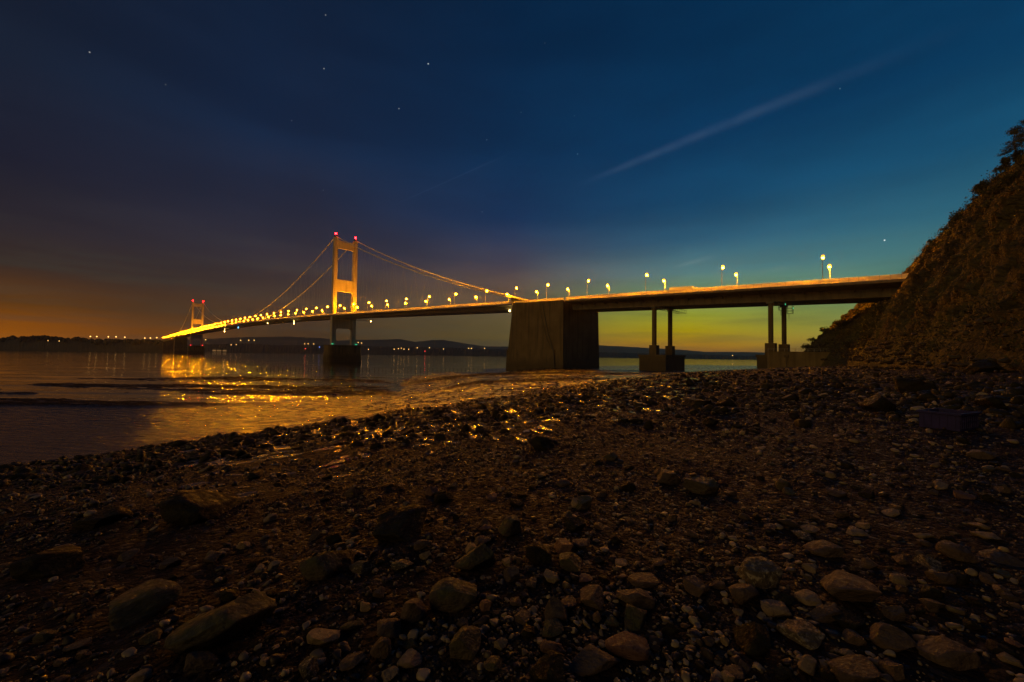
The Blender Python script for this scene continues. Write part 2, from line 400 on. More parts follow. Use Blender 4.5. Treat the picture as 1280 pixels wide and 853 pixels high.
def ground(X, Y, detail=True):
    X = np.asarray(X, float); Y = np.asarray(Y, float)
    az = np.arctan2(X, Y); r = np.maximum(np.hypot(X, Y), .3); lr = np.log(r)
    # behind the eye the two end profiles blend into each other
    zz = np.stack([np.interp(lr, p[0], p[1]) for p in _cp])
    i = np.clip(np.searchsorted(_ca, az)-1, 0, len(_ca)-2)
    t = np.clip((az-_ca[i])/(_ca[i+1]-_ca[i]), 0, 1)
    ii = np.indices(az.shape)
    za = np.take_along_axis(zz, i[None], 0)[0]; zb = np.take_along_axis(zz, (i+1)[None], 0)[0]
    z = za*(1-t)+zb*t
    back = smooth_ramp(np.abs(az), R(76), R(180))
    z = z*(1-back)+(np.interp(lr, _cp[-1][0], _cp[-1][1])*.5+np.interp(lr, _cp[0][0], _cp[0][1])*.5)*back
    re = np.exp(np.interp(az, _ea, _er)); q = r/re
    q = q*(1+.10*fbm(X*.12, Y*.12, 5, 4)+.05*fbm(X*.6, Y*.6, 8, 3))
    beach = 1-smooth_ramp(q, .985, 1.03)
    # beach humps and hollows, then mud banks and pools
    amp = np.clip(r*.02, .03, .42)
    z = z+beach*amp*(fbm(X*.35, Y*.35, 21, 4)*.55+fbm(X*1.4, Y*1.4, 22, 4)*.30*np.clip(3/r+.25, 0, 1)*1.3)
    z = z+beach*np.clip(r*.004, .012, .12)*fbm(X*5, Y*5, 23, 4)*smooth_ramp(-r, -40, -10)
    mud = (1-beach)
    z = z+mud*(.42*fbm(X*.02+.6*fbm(X*.01, Y*.01, 33, 2), Y*.075, 31, 4)*smooth_ramp(r, 45, 90))
    z = z+mud*.10*fbm(X*.11, Y*.16, 32, 3)
    ba = smooth_ramp(fbm(X*.035+.5*fbm(X*.02, Y*.05, 36, 2), Y*.085, 35, 5), -.12, .22)*smooth_ramp(r, 72, 88)*smooth_ramp(-r, -215, -170)*smooth_ramp(az, R(-19), R(-9))
    ba = np.maximum(ba, smooth_ramp(fbm(X*.016+.4*fbm(X*.03, Y*.08, 38, 2), Y*.11, 37, 4), .06, .22)*smooth_ramp(r, 95, 110)*smooth_ramp(-r, -260, -200)*smooth_ramp(-az, R(14), R(19)))
    z = z+mud*ba*(.42+.25*fbm(X*.3, Y*.3, 39, 3))
    if detail: return z+CZ, beach, q
    return z+CZ, beach, q, ba*mud

def aa():
    a = list(np.arange(-64, 64.01, .22)); a += list(np.arange(66, 181, 3.)); a = list(np.arange(-180, -65, 3.))+a
    return np.radians(np.array(a))
A_ = aa(); RR = np.exp(np.arange(math.log(.5), math.log(1500), .0125))
GA, GR = np.meshgrid(A_, RR); GX = np.sin(GA)*GR; GY = np.cos(GA)*GR
GZ, GB, GQ, GM = ground(GX, GY, False)
n_r, n_a = GX.shape
idx = np.arange(n_r*n_a).reshape(n_r, n_a)
quads = np.stack([idx[:-1, :-1], idx[1:, :-1], idx[1:, 1:], idx[:-1, 1:]], -1).reshape(-1, 4)[:, ::-1]
V = np.stack([GX, GY, GZ], -1).reshape(-1, 3)
cidx = len(V); V = np.vstack([V, [[0, 0, CZ-1.55]]])
def b_ground(t, b):
    at = nn(t, 'ShaderNodeAttribute', attribute_name='beach'); be = at.outputs['Fac']
    aq = nn(t, 'ShaderNodeAttribute', attribute_name='edge'); q = aq.outputs['Fac']
    co = coords(t)
    # shingle
    n1 = noise(t, co, .9, 8, .6); n2 = noise(t, co, 14, 6, .6)
    vo = nn(t, 'ShaderNodeTexVoronoi'); vo.inputs['Scale'].default_value = 17; t.links.new(co, vo.inputs[0])
    vo2 = nn(t, 'ShaderNodeTexVoronoi'); vo2.inputs['Scale'].default_value = 43; t.links.new(co, vo2.inputs[0])
    hs = nn(t, 'ShaderNodeSeparateColor'); t.links.new(vo.outputs['Color'], hs.inputs[0])
    cb = cramp(t, n2, [(.3, (.008,.005,.0045)), (.7, (.028,.017,.013))])
    cb = mmix(t, mrange(t, hs.outputs[0], .75, .95, 0, .4), cb, (.075, .055, .036, 1))
    cb = mmix(t, mrange(t, n1, .35, .65, 0, .6), cb, (.020, .011, .009, 1))
    # mud
    n3_ = noise(t, coords(t, (1, 1.6, 1)), .25, 6)
    cm = cramp(t, n3_, [(.3, (.030,.022,.017)), (.7, (.062,.045,.033))])
    ab = nn(t, 'ShaderNodeAttribute', attribute_name='bank'); bk = ab.outputs['Fac']
    wk = mmath(t, 'MULTIPLY', bk, mrange(t, noise(t, coords(t, (.5, 1.2, 1)), .5, 6), .34, .46))
    cm = mmix(t, wk, cm, (.014, .010, .007, 1))
    cc = mmix(t, be, cm, cb); t.links.new(cc, b.inputs['Base Color'])
    # wetness: the lower beach keeps small pools, the mud shines all over
    pool = mrange(t, noise(t, coords(t, (1, 2.2, 1)), 1.1, 4, .5), .52, .60)
    near_edge = mrange(t, q, .30, .80)
    pw = mmath(t, 'MULTIPLY', pool, near_edge)
    spk = mmath(t, 'MULTIPLY', mrange(t, hs.outputs[1], .80, .9), .5)
    rb = mrange(t, n2, .3, .7, .6, .9)
    rb = mmath(t, 'SUBTRACT', rb, mmath(t, 'MULTIPLY', spk, .35))
    mx = nn(t, 'ShaderNodeMix', data_type='FLOAT'); t.links.new(pw, mx.inputs[0]); t.links.new(rb, mx.inputs[2]); mx.inputs[3].default_value = .12
    rm = mrange(t, noise(t, coords(t, (1, 2.5, 1)), .35, 5), .35, .62, .10, .34)
    rm = mmath(t, 'ADD', rm, mmath(t, 'MULTIPLY', wk, .45))
    my = nn(t, 'ShaderNodeMix', data_type='FLOAT'); t.links.new(be, my.inputs[0]); t.links.new(rm, my.inputs[2]); t.links.new(mx.outputs[0], my.inputs[3])
    t.links.new(my.outputs[0], b.inputs['Roughness'])
    sb = mmath(t, 'ADD', .16, mmath(t, 'MULTIPLY', mmath(t, 'MAXIMUM', pw, spk), .6))
    sm_ = mmath(t, 'SUBTRACT', .5, mmath(t, 'MULTIPLY', wk, .44))
    mz = nn(t, 'ShaderNodeMix', data_type='FLOAT'); t.links.new(be, mz.inputs[0]); t.links.new(sm_, mz.inputs[2]); t.links.new(sb, mz.inputs[3])
    t.links.new(mz.outputs[0], b.inputs['Specular IOR Level'])
    # relief
    hb = mmath(t, 'ADD', mmath(t, 'MULTIPLY', vo.outputs['Distance'], -.9), mmath(t, 'ADD', mmath(t, 'MULTIPLY', vo2.outputs['Distance'], -.35), n2))
    hb = mmath(t, 'MULTIPLY', hb, mmath(t, 'SUBTRACT', 1., mmath(t, 'MULTIPLY', pw, .93)))
    wv_ = nn(t, 'ShaderNodeTexWave', wave_type='BANDS', bands_direction='DIAGONAL', wave_profile='SIN')
    wv_.inputs['Scale'].default_value = .27; wv_.inputs['Distortion'].default_value = 9; wv_.inputs['Detail'].default_value = 4; wv_.inputs['Detail Scale'].default_value = .55
    t.links.new(coords(t, (.9, 1.1, 1), rot=(0, 0, R(-28))), wv_.inputs[0])
    hm = mmath(t, 'ADD', mmath(t, 'MULTIPLY', wv_.outputs['Fac'], .55), mmath(t, 'MULTIPLY', noise(t, coords(t, (1, 1.8, 1)), 2.2, 5), .75))
    bb = nn(t, 'ShaderNodeMix', data_type='FLOAT'); t.links.new(be, bb.inputs[0]); t.links.new(mmath(t, 'MULTIPLY', hm, 4.6), bb.inputs[2]); t.links.new(hb, bb.inputs[3])
    bump(t, b, bb.outputs[0], .8, .06)
M['ground'] = mat('foreshore', build=b_ground)
g = np_mesh('foreshore', V, quads, M['ground'], attrs={'beach': np.append(GB.ravel(), 1), 'edge': np.append(GQ.ravel(), 0), 'bank': np.append(GM.ravel(), 0)})
tag(g, 'dark shingle beach running down to shining wet mud', kind='structure')
def gz(x, y): return float(ground(np.array([x]), np.array([y]))[0][0])
def on_ground(px, py):  # where the line of sight through this point of the photograph meets the foreshore
    d = ray(px, py); ts = np.exp(np.linspace(math.log(1.2), math.log(260), 900)); P = d[None]*ts[:, None]
    z = ground(P[:, 0], P[:, 1])[0]; k = np.argmax(P[:, 2]+CZ < z)
    return P[k, 0], P[k, 1], ts[k]

# ------------------------------------------------------------------ water
def b_water(t, b):
    b.inputs['IOR'].default_value = 1.33
    co = coords(t, (1, 1, 1)); n1 = noise(t, coords(t, (.55, 1, 1), rot=(0, 0, R(10))), .42, 5, .55); n2 = noise(t, co, 2.4, 3)
    n3_ = noise(t, coords(t, (.02, .06, 1)), 1., 4)
    t.links.new(mrange(t, n3_, .35, .65, .02, .08), b.inputs['Roughness'])
    big = noise(t, coords(t, (.16, 1.25, 1), rot=(0, 0, R(4))), .15, 3, .5)
    pt_ = mrange(t, noise(t, coords(t, (.012, .07, 1)), 1.3, 4), .40, .60, .12, 1.)
    h = mmath(t, 'ADD', mmath(t, 'ADD', n1, mmath(t, 'MULTIPLY', n2, .22)), mmath(t, 'MULTIPLY', big, 2.4)); h = mmath(t, 'MULTIPLY', h, pt_); bump(t, b, h, .35, .22)
M['water'] = mat('estuary_water', (.030, .026, .022), .1, build=b_water)
wm_ = MB(); K = 16000
xs = [-K, -3000, -600, 0, 600, 3000, K]; ys = [-2000, -200, 60, 400, 1500, 5000, K]
wm_.add([(x, y, 0) for y in ys for x in xs], [(j*7+i, j*7+i+1, (j+1)*7+i+1, (j+1)*7+i) for j in range(6) for i in range(6)])
tag(wm_.build('water', M['water']), 'wide tidal estuary with faint ripples', kind='structure')

# ------------------------------------------------------------------ far shores
def strip(name, prof, Dn, depth, m_, base_z=-2, rough=1., lab='', cat=None, seed=3, shape=(0, .25, .6, 1, 1.6), hs=(0, .35, .8, 1, .5)):
    px = np.linspace(prof[0][0], prof[-1][0], int((prof[-1][0]-prof[0][0])*1.6)); py = np.interp(px, [p[0] for p in prof], [p[1] for p in prof])
    Vv = []
    for j, (a, h) in enumerate(zip(shape, hs)):
        for k in range(len(px)):
            Yc = Dn+depth; p = at_depth(px[k], py[k], Yc); sc = (Dn+depth*a)/Yc
            nzv = float(fbm(np.array([px[k]*.45]), np.array([j*3.1]), seed, 4)[0])*rough+float(fbm(np.array([px[k]*.05]), np.array([j*.8]), seed+9, 3)[0])*rough*.6
            Vv.append((p[0]*sc, Dn+depth*a, base_z if j == 0 else base_z+(p[2]-base_z)*h+nzv))
    n = len(px); ii = np.arange(n*len(shape)).reshape(len(shape), n)
    q = np.stack([ii[:-1, :-1], ii[:-1, 1:], ii[1:, 1:], ii[1:, :-1]], -1).reshape(-1, 4)
    o = np_mesh(name, Vv, q, m_, smooth=False); tag(o, lab, cat, kind='structure' if cat is None else 'stuff'); return o
M['far_land'] = mat('far_land', build=b_mottle((.03,.035,.02), (.08,.075,.045), .01, .9, 1, .0, .1))
M['far_wood'] = mat('far_wood', build=b_mottle((.025,.032,.015), (.055,.055,.03), .03, .9, 1, .0, .1))
M['hill'] = mat('far_hill', build=b_mottle((.05,.06,.03), (.09,.09,.05), .002, .9, 1, .0, .1))
strip('hills', [(120,427),(240,424.5),(311,421.6),(360,421),(403,422.8),(425,426),(447,425.2),(480,424.6),(500,424),(519,427.6),(540,425.2),(553,425),(575,428.4),(590,431),(605,433),(640,433.5),(690,433),(748,431.8),(784,433.7),(815,435.5),(845,437),(883,440),(930,440.2),(958,440.8),(1040,442),(1200,446)], 5200, 2600, M['hill'], rough=5, lab='low hills beyond the far shore', seed=3)
strip('far_bank', [(205,434),(230,431),(300,429.5),(340,431),(410,431.5),(450,433),(520,434),(600,435.8),(640,437.5),(700,439),(750,440.5),(800,441.5),(900,444),(1000,446),(1200,449)], 2350, 500, M['far_land'], rough=5, lab='dark low bank across the water', seed=5)
strip('left_bank', [(-900,410),(-300,418),(-100,424),(0,424),(14,422.5),(52,421.5),(85,424.5),(98,423.5),(111,425.5),(165,426),(204,427),(222,431),(236,437.5)], 1680, 130, M['far_land'], rough=2, lab='dark wooded bank at the far end of the bridge', seed=8)
# the wood on that bank reads as one mass
Vt = []; Ft = []
for k in range(520):
    x = random.uniform(-260, 222); yy = np.interp(x, [-260,0,14,52,85,98,111,165,204,222], [417,422.5,420,419.2,422.5,421,423.6,424,424.6,431])
    Y = 1815-random.random()**2*90; p = at_depth(x, yy, Y); rr_ = random.uniform(5, 11); top = p[2]-abs(random.gauss(0, 5)); 
    b0 = len(Vt)
    for j in range(5):
        th = j/4*math.pi
        for i in range(7):
            ph = i/7*2*math.pi; q = rr_*(1+random.uniform(-.25, .25))
            Vt.append((p[0]+q*math.sin(th)*math.cos(ph), Y+q*math.sin(th)*math.sin(ph), top-rr_+q*math.cos(th)*1.1))
    for j in range(4):
        for i in range(7): Ft.append((b0+j*7+i, b0+(j+1)*7+i, b0+(j+1)*7+(i+1) % 7, b0+j*7+(i+1) % 7))
tag(np_mesh('far_wood', Vt, Ft, M['far_wood'], smooth=False), 'dark wood along the far left bank', 'wood', kind='stuff')

# ------------------------------------------------------------------ bridge frame
TH = R(46.0); P1 = np.array([-193.144, 455.0]); U_ = np.array([math.sin(TH), -math.cos(TH)]); N_ = np.array([math.cos(TH), math.sin(TH)])
RZ = math.atan2(U_[1], U_[0])
def B(s, o, z): q = P1+U_*s+N_*o; return (q[0], q[1], z)
def zd(s):
    if s > 0: return 52.8-.0335*s
    if s > -494: return 61-8.2*((s+494)/494)**2
    return 61-.8e-5*(s+494)**2
def extrude(mb, sec, ss, zf=zd, closed=True, caps=True):
    n = len(sec); vs = [B(s, o, zf(s)+dz) for s in ss for o, dz in sec]; fs = []
    for i in range(len(ss)-1):
        for k in range(n if closed else n-1):
            k2 = (k+1) % n; fs.append((i*n+k, (i+1)*n+k, (i+1)*n+k2, i*n+k2))
    if caps: fs.append(tuple(range(n))); fs.append(tuple((len(ss)-1)*n+k for k in range(n))[::-1])
    return mb.add(vs, fs)
def bbox(mb, s0, s1, o0, o1, z0, z1, ds=0, do=0):
    return mb.hexa([B(s0-ds,o0-do,z0),B(s1+ds,o0-do,z0),B(s1+ds,o1+do,z0),B(s0-ds,o1+do,z0),B(s0,o0,z1),B(s1,o0,z1),B(s1,o1,z1),B(s0,o1,z1)])

bridge = empty('suspension_bridge', B(-494, 0, 0), label='long floodlit suspension bridge with two tall portal towers across the estuary', cat='bridge')
BO = tuple(bridge.location)
S0, S1 = -1293, 283
ss = list(np.arange(S0, S1, 18.3))+[S1]
mb = MB(); extrude(mb, [(-15.4,0),(-16.1,-.75),(-15.8,-1.0),(-12,-1.3),(-9.5,-3.15),(9.5,-3.15),(12,-1.3),(15.8,-1.0),(16.1,-.75),(15.4,0)], ss); mb.build('deck', M['steel_grey'], bridge, BO)
mb = MB(); extrude(mb, [(-9.6,.01),(-9.6,.06),(9.6,.06),(9.6,.01)], ss); mb.build('road_surface', M['asphalt'], bridge, BO)
def parapet(o, s0, s1, step, hgt=1.35):
    mb = MB(); s = s0
    arr = list(np.arange(s0, s1, step))+[s1]
    for dz in (.35, .7, 1.02, hgt): extrude(mb, [(o-.05,dz-.05),(o-.05,dz+.05),(o+.05,dz+.05),(o+.05,dz-.05)], arr)
    for s in arr: mb.bar(B(s,o,zd(s)-.02), B(s,o,zd(s)+hgt), .14, .14)
    return mb
for o in (-15.2, 15.2): parapet(o, S0, S1, 6.1).build('parapet', M['rail'], bridge, BO)
for o in (-9.9, 9.9):
    mb = MB(); extrude(mb, [(o-.12,.0),(o-.12,.85),(o+.12,.85),(o+.12,.0)], ss); mb.build('crash_barrier', M['rail'], bridge, BO)

def b_panel(t, b):
    tr = nn(t, 'ShaderNodeBsdfTranslucent'); tr.inputs[0].default_value = (.85, .80, .70, 1)
    mx = nn(t, 'ShaderNodeMixShader'); mx.inputs[0].default_value = .75
    b.inputs['Base Color'].default_value = (.5, .48, .44, 1); b.inputs['Roughness'].default_value = .5
    t.links.new(b.outputs[0], mx.inputs[1]); t.links.new(tr.outputs[0], mx.inputs[2]); t.links.new(mx.outputs[0], t.nodes['Material Output'].inputs[0])
M['panel'] = mat('frosted_glow_panel', build=b_panel)
def glowpanel(o, s0, s1, step, z0, z1):  # added translucent strip, spreads lamplight into a bright line along the deck edge
    mb = MB(); arr = list(np.arange(s0, s1, step))+[s1]
    for a, b_ in zip(arr, arr[1:]):
        g_ = .09
        p = [B(a+g_,o,zd(a+g_)+z0), B(b_-g_,o,zd(b_-g_)+z0), B(b_-g_,o,zd(b_-g_)+z1), B(a+g_,o,zd(a+g_)+z1)]
        mb.add(p, [(0,1,2,3)])
    return mb
for o in (-15.2, 15.2): glowpanel(o, -300, S1, 6.1, .06, 1.6).build('glow_panels', M['panel'], bridge, BO)
def tower(s, zb, zt):
    org = B(s, 0, zb); tw = empty('tower', (0, 0, 0)); tw.parent = bridge; tw.location = Vector(org)-Vector(BO)
    KIDS.setdefault(bridge.name, []).append(tw)
    for o in (-11.4, 11.4):
        mb = MB()
        prev = None
        segs = [(zb, 2.7, 2.25), (zb+(zt-zb)*.3, 2.6, 2.15), (zt, 2.3, 2.0)]
        for (za, a1, b1), (zc, a2, b2) in zip(segs, segs[1:]):
            mb.hexa([B(s-a1,o-b1,za),B(s+a1,o-b1,za),B(s+a1,o+b1,za),B(s-a1,o+b1,za),B(s-a2,o-b2,zc),B(s+a2,o-b2,zc),B(s+a2,o+b2,zc),B(s-a2,o+b2,zc)])
        # raised vertical stiffening strips on the plates
        for q in (-1.2, 1.2):
            bbox(mb, s-2.72, s+2.72, o+q-.12, o+q+.12, zb, zt-4)
        lg = mb.build('leg', M['tower_paint'], tw, org)
        bc = MB(); bbox(bc, s-1.6, s+1.6, o-1.3, o+1.3, zt, zt+1.8); bc.build('cable_saddle', M['dark_metal'], tw, org)
        bl = MB(); bl.tube([B(s,o,zt+1.8), B(s,o,zt+3.6)], .15, 6); bl.build('beacon_post', M['dark_metal'], tw, org)
        bl = MB(); bl.sphere(B(s,o,zt+4.4), .95, 10, 6); bl.build('aircraft_beacon', M['red_light'], tw, org, smooth=True)
    H = zt-zb
    for z0, z1, arc in ((zb+H*.905, zb+H*.985, 1), (zb+H*.50, zb+H*.61, 0), (zb+H*.155, zb+H*.262, 2)):
        mb = MB(); n = 12; w = 1.75
        vs = []; fs = []
        for i in range(n+1):
            o = -9.6+19.2*i/n; x = abs(i/n*2-1)
            up = z1-(1.9*(1-x*x) if arc == 1 else 0); lo = z0+(1.6*max(0, 1-(1-x)*3.2)*-1 if arc == 2 else (-.9*max(0, 1-(1-x)*5)))
            vs += [B(s-w,o,lo), B(s+w,o,lo), B(s+w,o,up), B(s-w,o,up)]
        for i in range(n):
            for k in range(4): fs.append((i*4+k, i*4+(k+1) % 4, (i+1)*4+(k+1) % 4, (i+1)*4+k))
        fs += [(3,2,1,0), tuple(n*4+k for k in range(4))]
        mb.add(vs, fs)
        if arc == 0:
            bbox(mb, s-w-.12, s+w+.12, -9.3, 9.3, z0+(z1-z0)*.28, z0+(z1-z0)*.33)
        mb.build('crossbeam', M['tower_paint'], tw, org)
    return tw
tower(0, 19.2, 141); tower(-988, 23.5, 147.5)

# piers under the towers
def pier(s, top, colr, lit):
    pr = MB(); hs, ho = 9.0, 19.0
    n = 20
    def ring(z, e):
        out = []
        for i in range(n):
            a = 2*math.pi*i/n; ca_, sa_ = math.cos(a), math.sin(a)
            ex = 2/5.
            out.append(B(s+(hs+e)*math.copysign(abs(ca_)**ex, ca_), (ho+e)*math.copysign(abs(sa_)**ex, sa_), z))
        return out
    zs = [(-4, .8), (9, .5), (9.01, .2), (top-1.4, 0), (top-1.39, .5), (top, .5)]
    vs = []; fs = []
    for z, e in zs: vs += ring(z, e)
    for j in range(len(zs)-1):
        for i in range(n): fs.append((j*n+i, j*n+(i+1) % n, (j+1)*n+(i+1) % n, (j+1)*n+i))
    fs.append(tuple((len(zs)-1)*n+i for i in range(n)))
    pr.add(vs, fs); pr.build('pier', M['anchorage'], bridge, BO)
    for o in (-13.5, 13.5):
        k = MB(); p = B(s+4.5, o, top); k.tube([p, (p[0], p[1], top+.9)], .12, 6); k.sphere((p[0], p[1], top+1.2), .8 if lit == 'green_light' else .9, 8, 6, (2.0, 1, .55)); k.build('navigation_light', M[lit], bridge, BO)
pier(0, 19.2, None, 'green_light'); pier(-988, 23.5, None, 'far_red')

# main cables
def cable_z(s):
    if -988 <= s <= 0:
        t = (s+988)/988; za, zb_ = 149, 142.4; mid = 64.0
        return za*(1-t)+zb_*t-4*t*(1-t)*((za+zb_)/2-mid)
    if s > 0:
        t = s/S1; return 142.4*(1-t)+(zd(S1)+3.0)*t-4*t*(1-t)*6.3
    t = (-988-s)/305; return 149*(1-t)+(zd(-1293)+2)*t-4*t*(1-t)*7.3
for o in (-11.4, 11.4):
    ct = MB(); pts = [B(s, o, cable_z(s)) for s in list(np.arange(-1293, -988, 25))+list(np.linspace(-988, 0, 70))+list(np.arange(8, S1+1, 11))]
    ct.tube(pts, .46, 8); ct.build('main_cable', M['cable'], bridge, BO, smooth=True)
    for dz in (1.2,):
        hw = MB(); hw.tube([(p[0], p[1], p[2]+dz) for p in pts], .03, 3); hw.build('hand_rope', M['rail'], bridge, BO)
hang = []
for o in (-11.4, 11.4):
    for a, b in ((-988, 0), (0, S1)):
        k = 0
        for s in np.arange(a+18.3, b-9, 18.3):
            zt = cable_z(s)
            for ds in (-9.15, 9.15):
                if zt-zd(s) > 3.2: hang.append((np.linalg.norm(np.array(B(s, o, 0))), s, o, ds))
hang.sort(); rest = MB()
for i, (_, s, o, ds) in enumerate(hang):
    a, b = B(s, o, cable_z(s)), B(s+ds, o*1.0, zd(s+ds))
    if i < 100: MB().tube([a, b], .042, 5).build('hanger', M['hanger'], bridge, BO)
    else: rest.tube([a, b], .03, 3)
tag(rest.build('distant_hangers', M['hanger'], bridge, BO), kind='stuff')

# lights and gantries slung beneath the deck
for px, py, nm in ((280,414.7,'amber_light'),(297,410,'blue_light'),(333.6,403,'amber_light'),(366.4,404.8,'amber_light'),(418.7,394.8,'amber_light'),(635.8,382,'amber_light')):
    d = ray(px, py); A2 = np.array([[d[0], -U_[0]], [d[1], -U_[1]]]); t_, s_ = np.linalg.solve(A2, P1+N_*-10)
    z = CZ+t_*d[2]; z = min(z, zd(s_)-3.9)
    k = MB(); p = B(s_, -9, z); k.bar(p, (p[0], p[1], zd(s_)-3.1), .15); k.sphere(p, .5 if s_ > -500 else .7, 8, 5); k.build('underdeck_light', M[nm], bridge, BO)
k = MB(); s_ = 16
bbox(k, 14, 19, -6, 26, zd(16)-4.6, zd(16)-4.3)
for o in np.arange(-6, 26.1, 4): k.bar(B(14, o, zd(16)-4.3), B(14, o, zd(16)-3.1), .12); k.bar(B(19, o, zd(16)-4.3), B(19, o, zd(16)-3.1), .12)
for s in (14, 19): k.bar(B(s, -6, zd(16)-3.2), B(s, 26, zd(16)-3.2), .12)
k.build('inspection_gantry', M['steel_grey'], bridge, BO)
k = MB(); k.sphere(B(17, 24.5, zd(16)-4.9), .6, 8, 5); k.build('gantry_light', M['amber_light'], bridge, BO)

# floodlights standing on the deck at the tower feet
for si, s in enumerate((0, -988)):
    for ds in (-20, 20):
        for o in (-14.6, 14.6):
            p = B(s+ds, o, zd(s+ds)); fl = empty('floodlight', p, label='small floodlight standing on the deck edge aimed up at the %s tower' % ('near' if si == 0 else 'far'), cat='floodlight', group='floodlights at the foot of the %s tower' % ('near' if si == 0 else 'far'))
            MB().tube([(0, 0, 0), (0, 0, 1.4)], .1, 6).build('post', M['lamp_metal'], fl)
            hd = MB().box(-.5, .5, -.4, .4, 1.4, 2.1).build('lamp_housing', M['dark_metal'], fl); 
            MB().box(-.42, .42, -.32, .32, 2.11, 2.16).build('lens', M['amber_light'], fl)
            L = bpy.data.lights.new('floodlight_beam', 'SPOT'); L.color = (1, .29, .008); L.energy = 62000 if si == 0 else 80000; L.spot_size = R(86); L.spot_blend = .7; L.shadow_soft_size = .35
            lo = bpy.data.objects.new('floodlight_beam', L); COL.objects.link(lo); lo.parent = fl; lo.location = (0, 0, 2.4)
            tgt = Vector(B(s, math.copysign(11.4, o)*.55, zd(s)+46)); dv = tgt-(Vector(p)+Vector((0, 0, 2.4)))
            lo.rotation_euler = dv.to_track_quat('-Z', 'Y').to_euler()

# the approach spans beyond the far side span
far_app = empty('approach_viaduct', B(-1480, 0, 0), label='distant approach spans carrying lamps to the far left bank', cat='viaduct'); FO = tuple(far_app.location)
ssf = list(np.arange(-1760, -1294, 25))+[-1294]
mb = MB(); extrude(mb, [(-15.4,0),(-16.1,-.75),(-15.8,-1),(-9,-1.6),(-8,-5),(8,-5),(9,-1.6),(15.8,-1),(16.1,-.75),(15.4,0)], ssf); mb.build('girder', M['steel_grey'], far_app, FO)
for s in np.arange(-1740, -1300, 60): bbox(MB(), s-2, s+2, -9, 9, -1, zd(s)-4.9).build('column', M['concrete'], far_app, FO)
for o in (-15.2, 15.2): parapet(o, -1760, -1294, 12.2).build('parapet', M['rail'], far_app, FO)
k = MB(); bbox(k, -1325, -1296, -16, 16, -1, zd(-1310)-1.7, 2, 1); k.build('far_anchorage', M['anchorage'], far_app, FO)

# ------------------------------------------------------------------ anchorage block
anch = empty('anchorage_block', B(303, 2, 0), label='huge battered concrete anchorage block where the cables end', cat='anchorage'); AO = tuple(anch.location)
k = MB(); zt0, zt1 = zd(284)-.05, zd(323)-.05
k.hexa([B(279.5,-16.6,1),B(323.6,-16.6,1),B(323.6,20.6,1),B(279.5,20.6,1),B(284.5,-16.2,zt0),B(323,-16.2,zt1),B(323,19.6,zt1-1.5),B(284.5,19.6,zt0)])
k.build('block', M['anchorage'], anch, AO)
k = MB(); k.hexa([B(279.8,-17.0,1),B(318,-17.0,1),B(318,-16.5,1),B(279.8,-16.5,1),B(280.6,-16.95,14.6),B(318,-16.95,14.6),B(318,-16.4,14.6),B(280.6,-16.4,14.6)]); k.build('plinth', M['anchorage'], anch, AO)
k = MB(); k.tube([B(308, -16.55, 42), B(313.5, -16.75, 22), B(317.6, -17.3, 13), B(318.2, -17.3, 4)], .22, 6); k.build('drain_pipe', M['dark_metal'], anch, AO)
k = MB(); k.tube([B(306.5, -16.5, 38), B(312, -16.75, 21), B(315.6, -16.8, 15)], .1, 6); k.build('drain_pipe', M['dark_metal'], anch, AO)
for o in (-15.4, 15.2): parapet(o, 284.5, 322.8, 3).build('parapet', M['rail'], anch, AO)
k = MB(); extrude(k, [(-9.6,-.02),(-9.6,.06),(9.6,.06),(9.6,-.02)], [283.5, 300, 323.5]); k.build('road_surface', M['asphalt'], anch, AO)
for o in (-15.4, 15.2): glowpanel(o, 284.5, 322.8, 3, .06, 1.3).build('glow_panels', M['panel'], anch, AO)
for o in (-11.4, 11.4):
    k = MB(); k.hexa([B(280,o-2,zd(282)),B(296,o-1.6,zd(296)),B(296,o+1.6,zd(296)),B(280,o+2,zd(282)),B(280,o-2,zd(282)+4.2),B(296,o-1.6,zd(296)+.7),B(296,o+1.6,zd(296)+.7),B(280,o+2,zd(282)+4.2)])
    k.build('cable_housing', M['concrete'], anch, AO)

# ------------------------------------------------------------------ approach viaduct to the cliff
via = empty('road_viaduct', B(400, 0, 0), label='steel and concrete road viaduct from the anchorage to the cliff', cat='viaduct'); VO = tuple(via.location)
sv = list(np.arange(323.9, 492, 7.1))+[492]
sec = [(-15.3,0),(-16.0,-.65),(-16.0,-1.05),(-9.2,-1.9),(-8.6,-4.9),(8.6,-4.9),(9.2,-1.9),(16.0,-1.05),(16.0,-.65),(15.3,0)]
mb = MB(); extrude(mb, sec, sv); mb.build('girder', M['girder'], via, VO)
k = MB()
for s in sv[1:-1]:
    for sg in (-1, 1):
        k.hexa([B(s-.12,sg*9.0,zd(s)-2.9),B(s+.12,sg*9.0,zd(s)-2.9),B(s+.12,sg*9.21,zd(s)-1.7),B(s-.12,sg*9.21,zd(s)-1.7),B(s-.12,sg*9.25,zd(s)-2.9),B(s+.12,sg*9.25,zd(s)-2.9),B(s+.12,sg*15.6,zd(s)-1.02),B(s-.12,sg*15.6,zd(s)-1.02)])
k.build('cantilever_brackets', M['girder'], via, VO)
mb = MB(); extrude(mb, [(-9.6,.01),(-9.6,.06),(9.6,.06),(9.6,.01)], sv); mb.build('road_surface', M['asphalt'], via, VO)
for o in (-15.2, 15.2): parapet(o, 323.9, 492, 2.6, 1.4).build('parapet', M['rail'], via, VO)
for o in (-9.9, 9.9):
    mb = MB(); extrude(mb, [(o-.1,.0),(o-.1,.8),(o+.1,.8),(o+.1,.0)], sv); mb.build('crash_barrier', M['rail'], via, VO)
for o in (-15.2, 15.2): glowpanel(o, 323.9, 492, 2.6, .06, 1.6).build('glow_panels', M['panel'], via, VO)
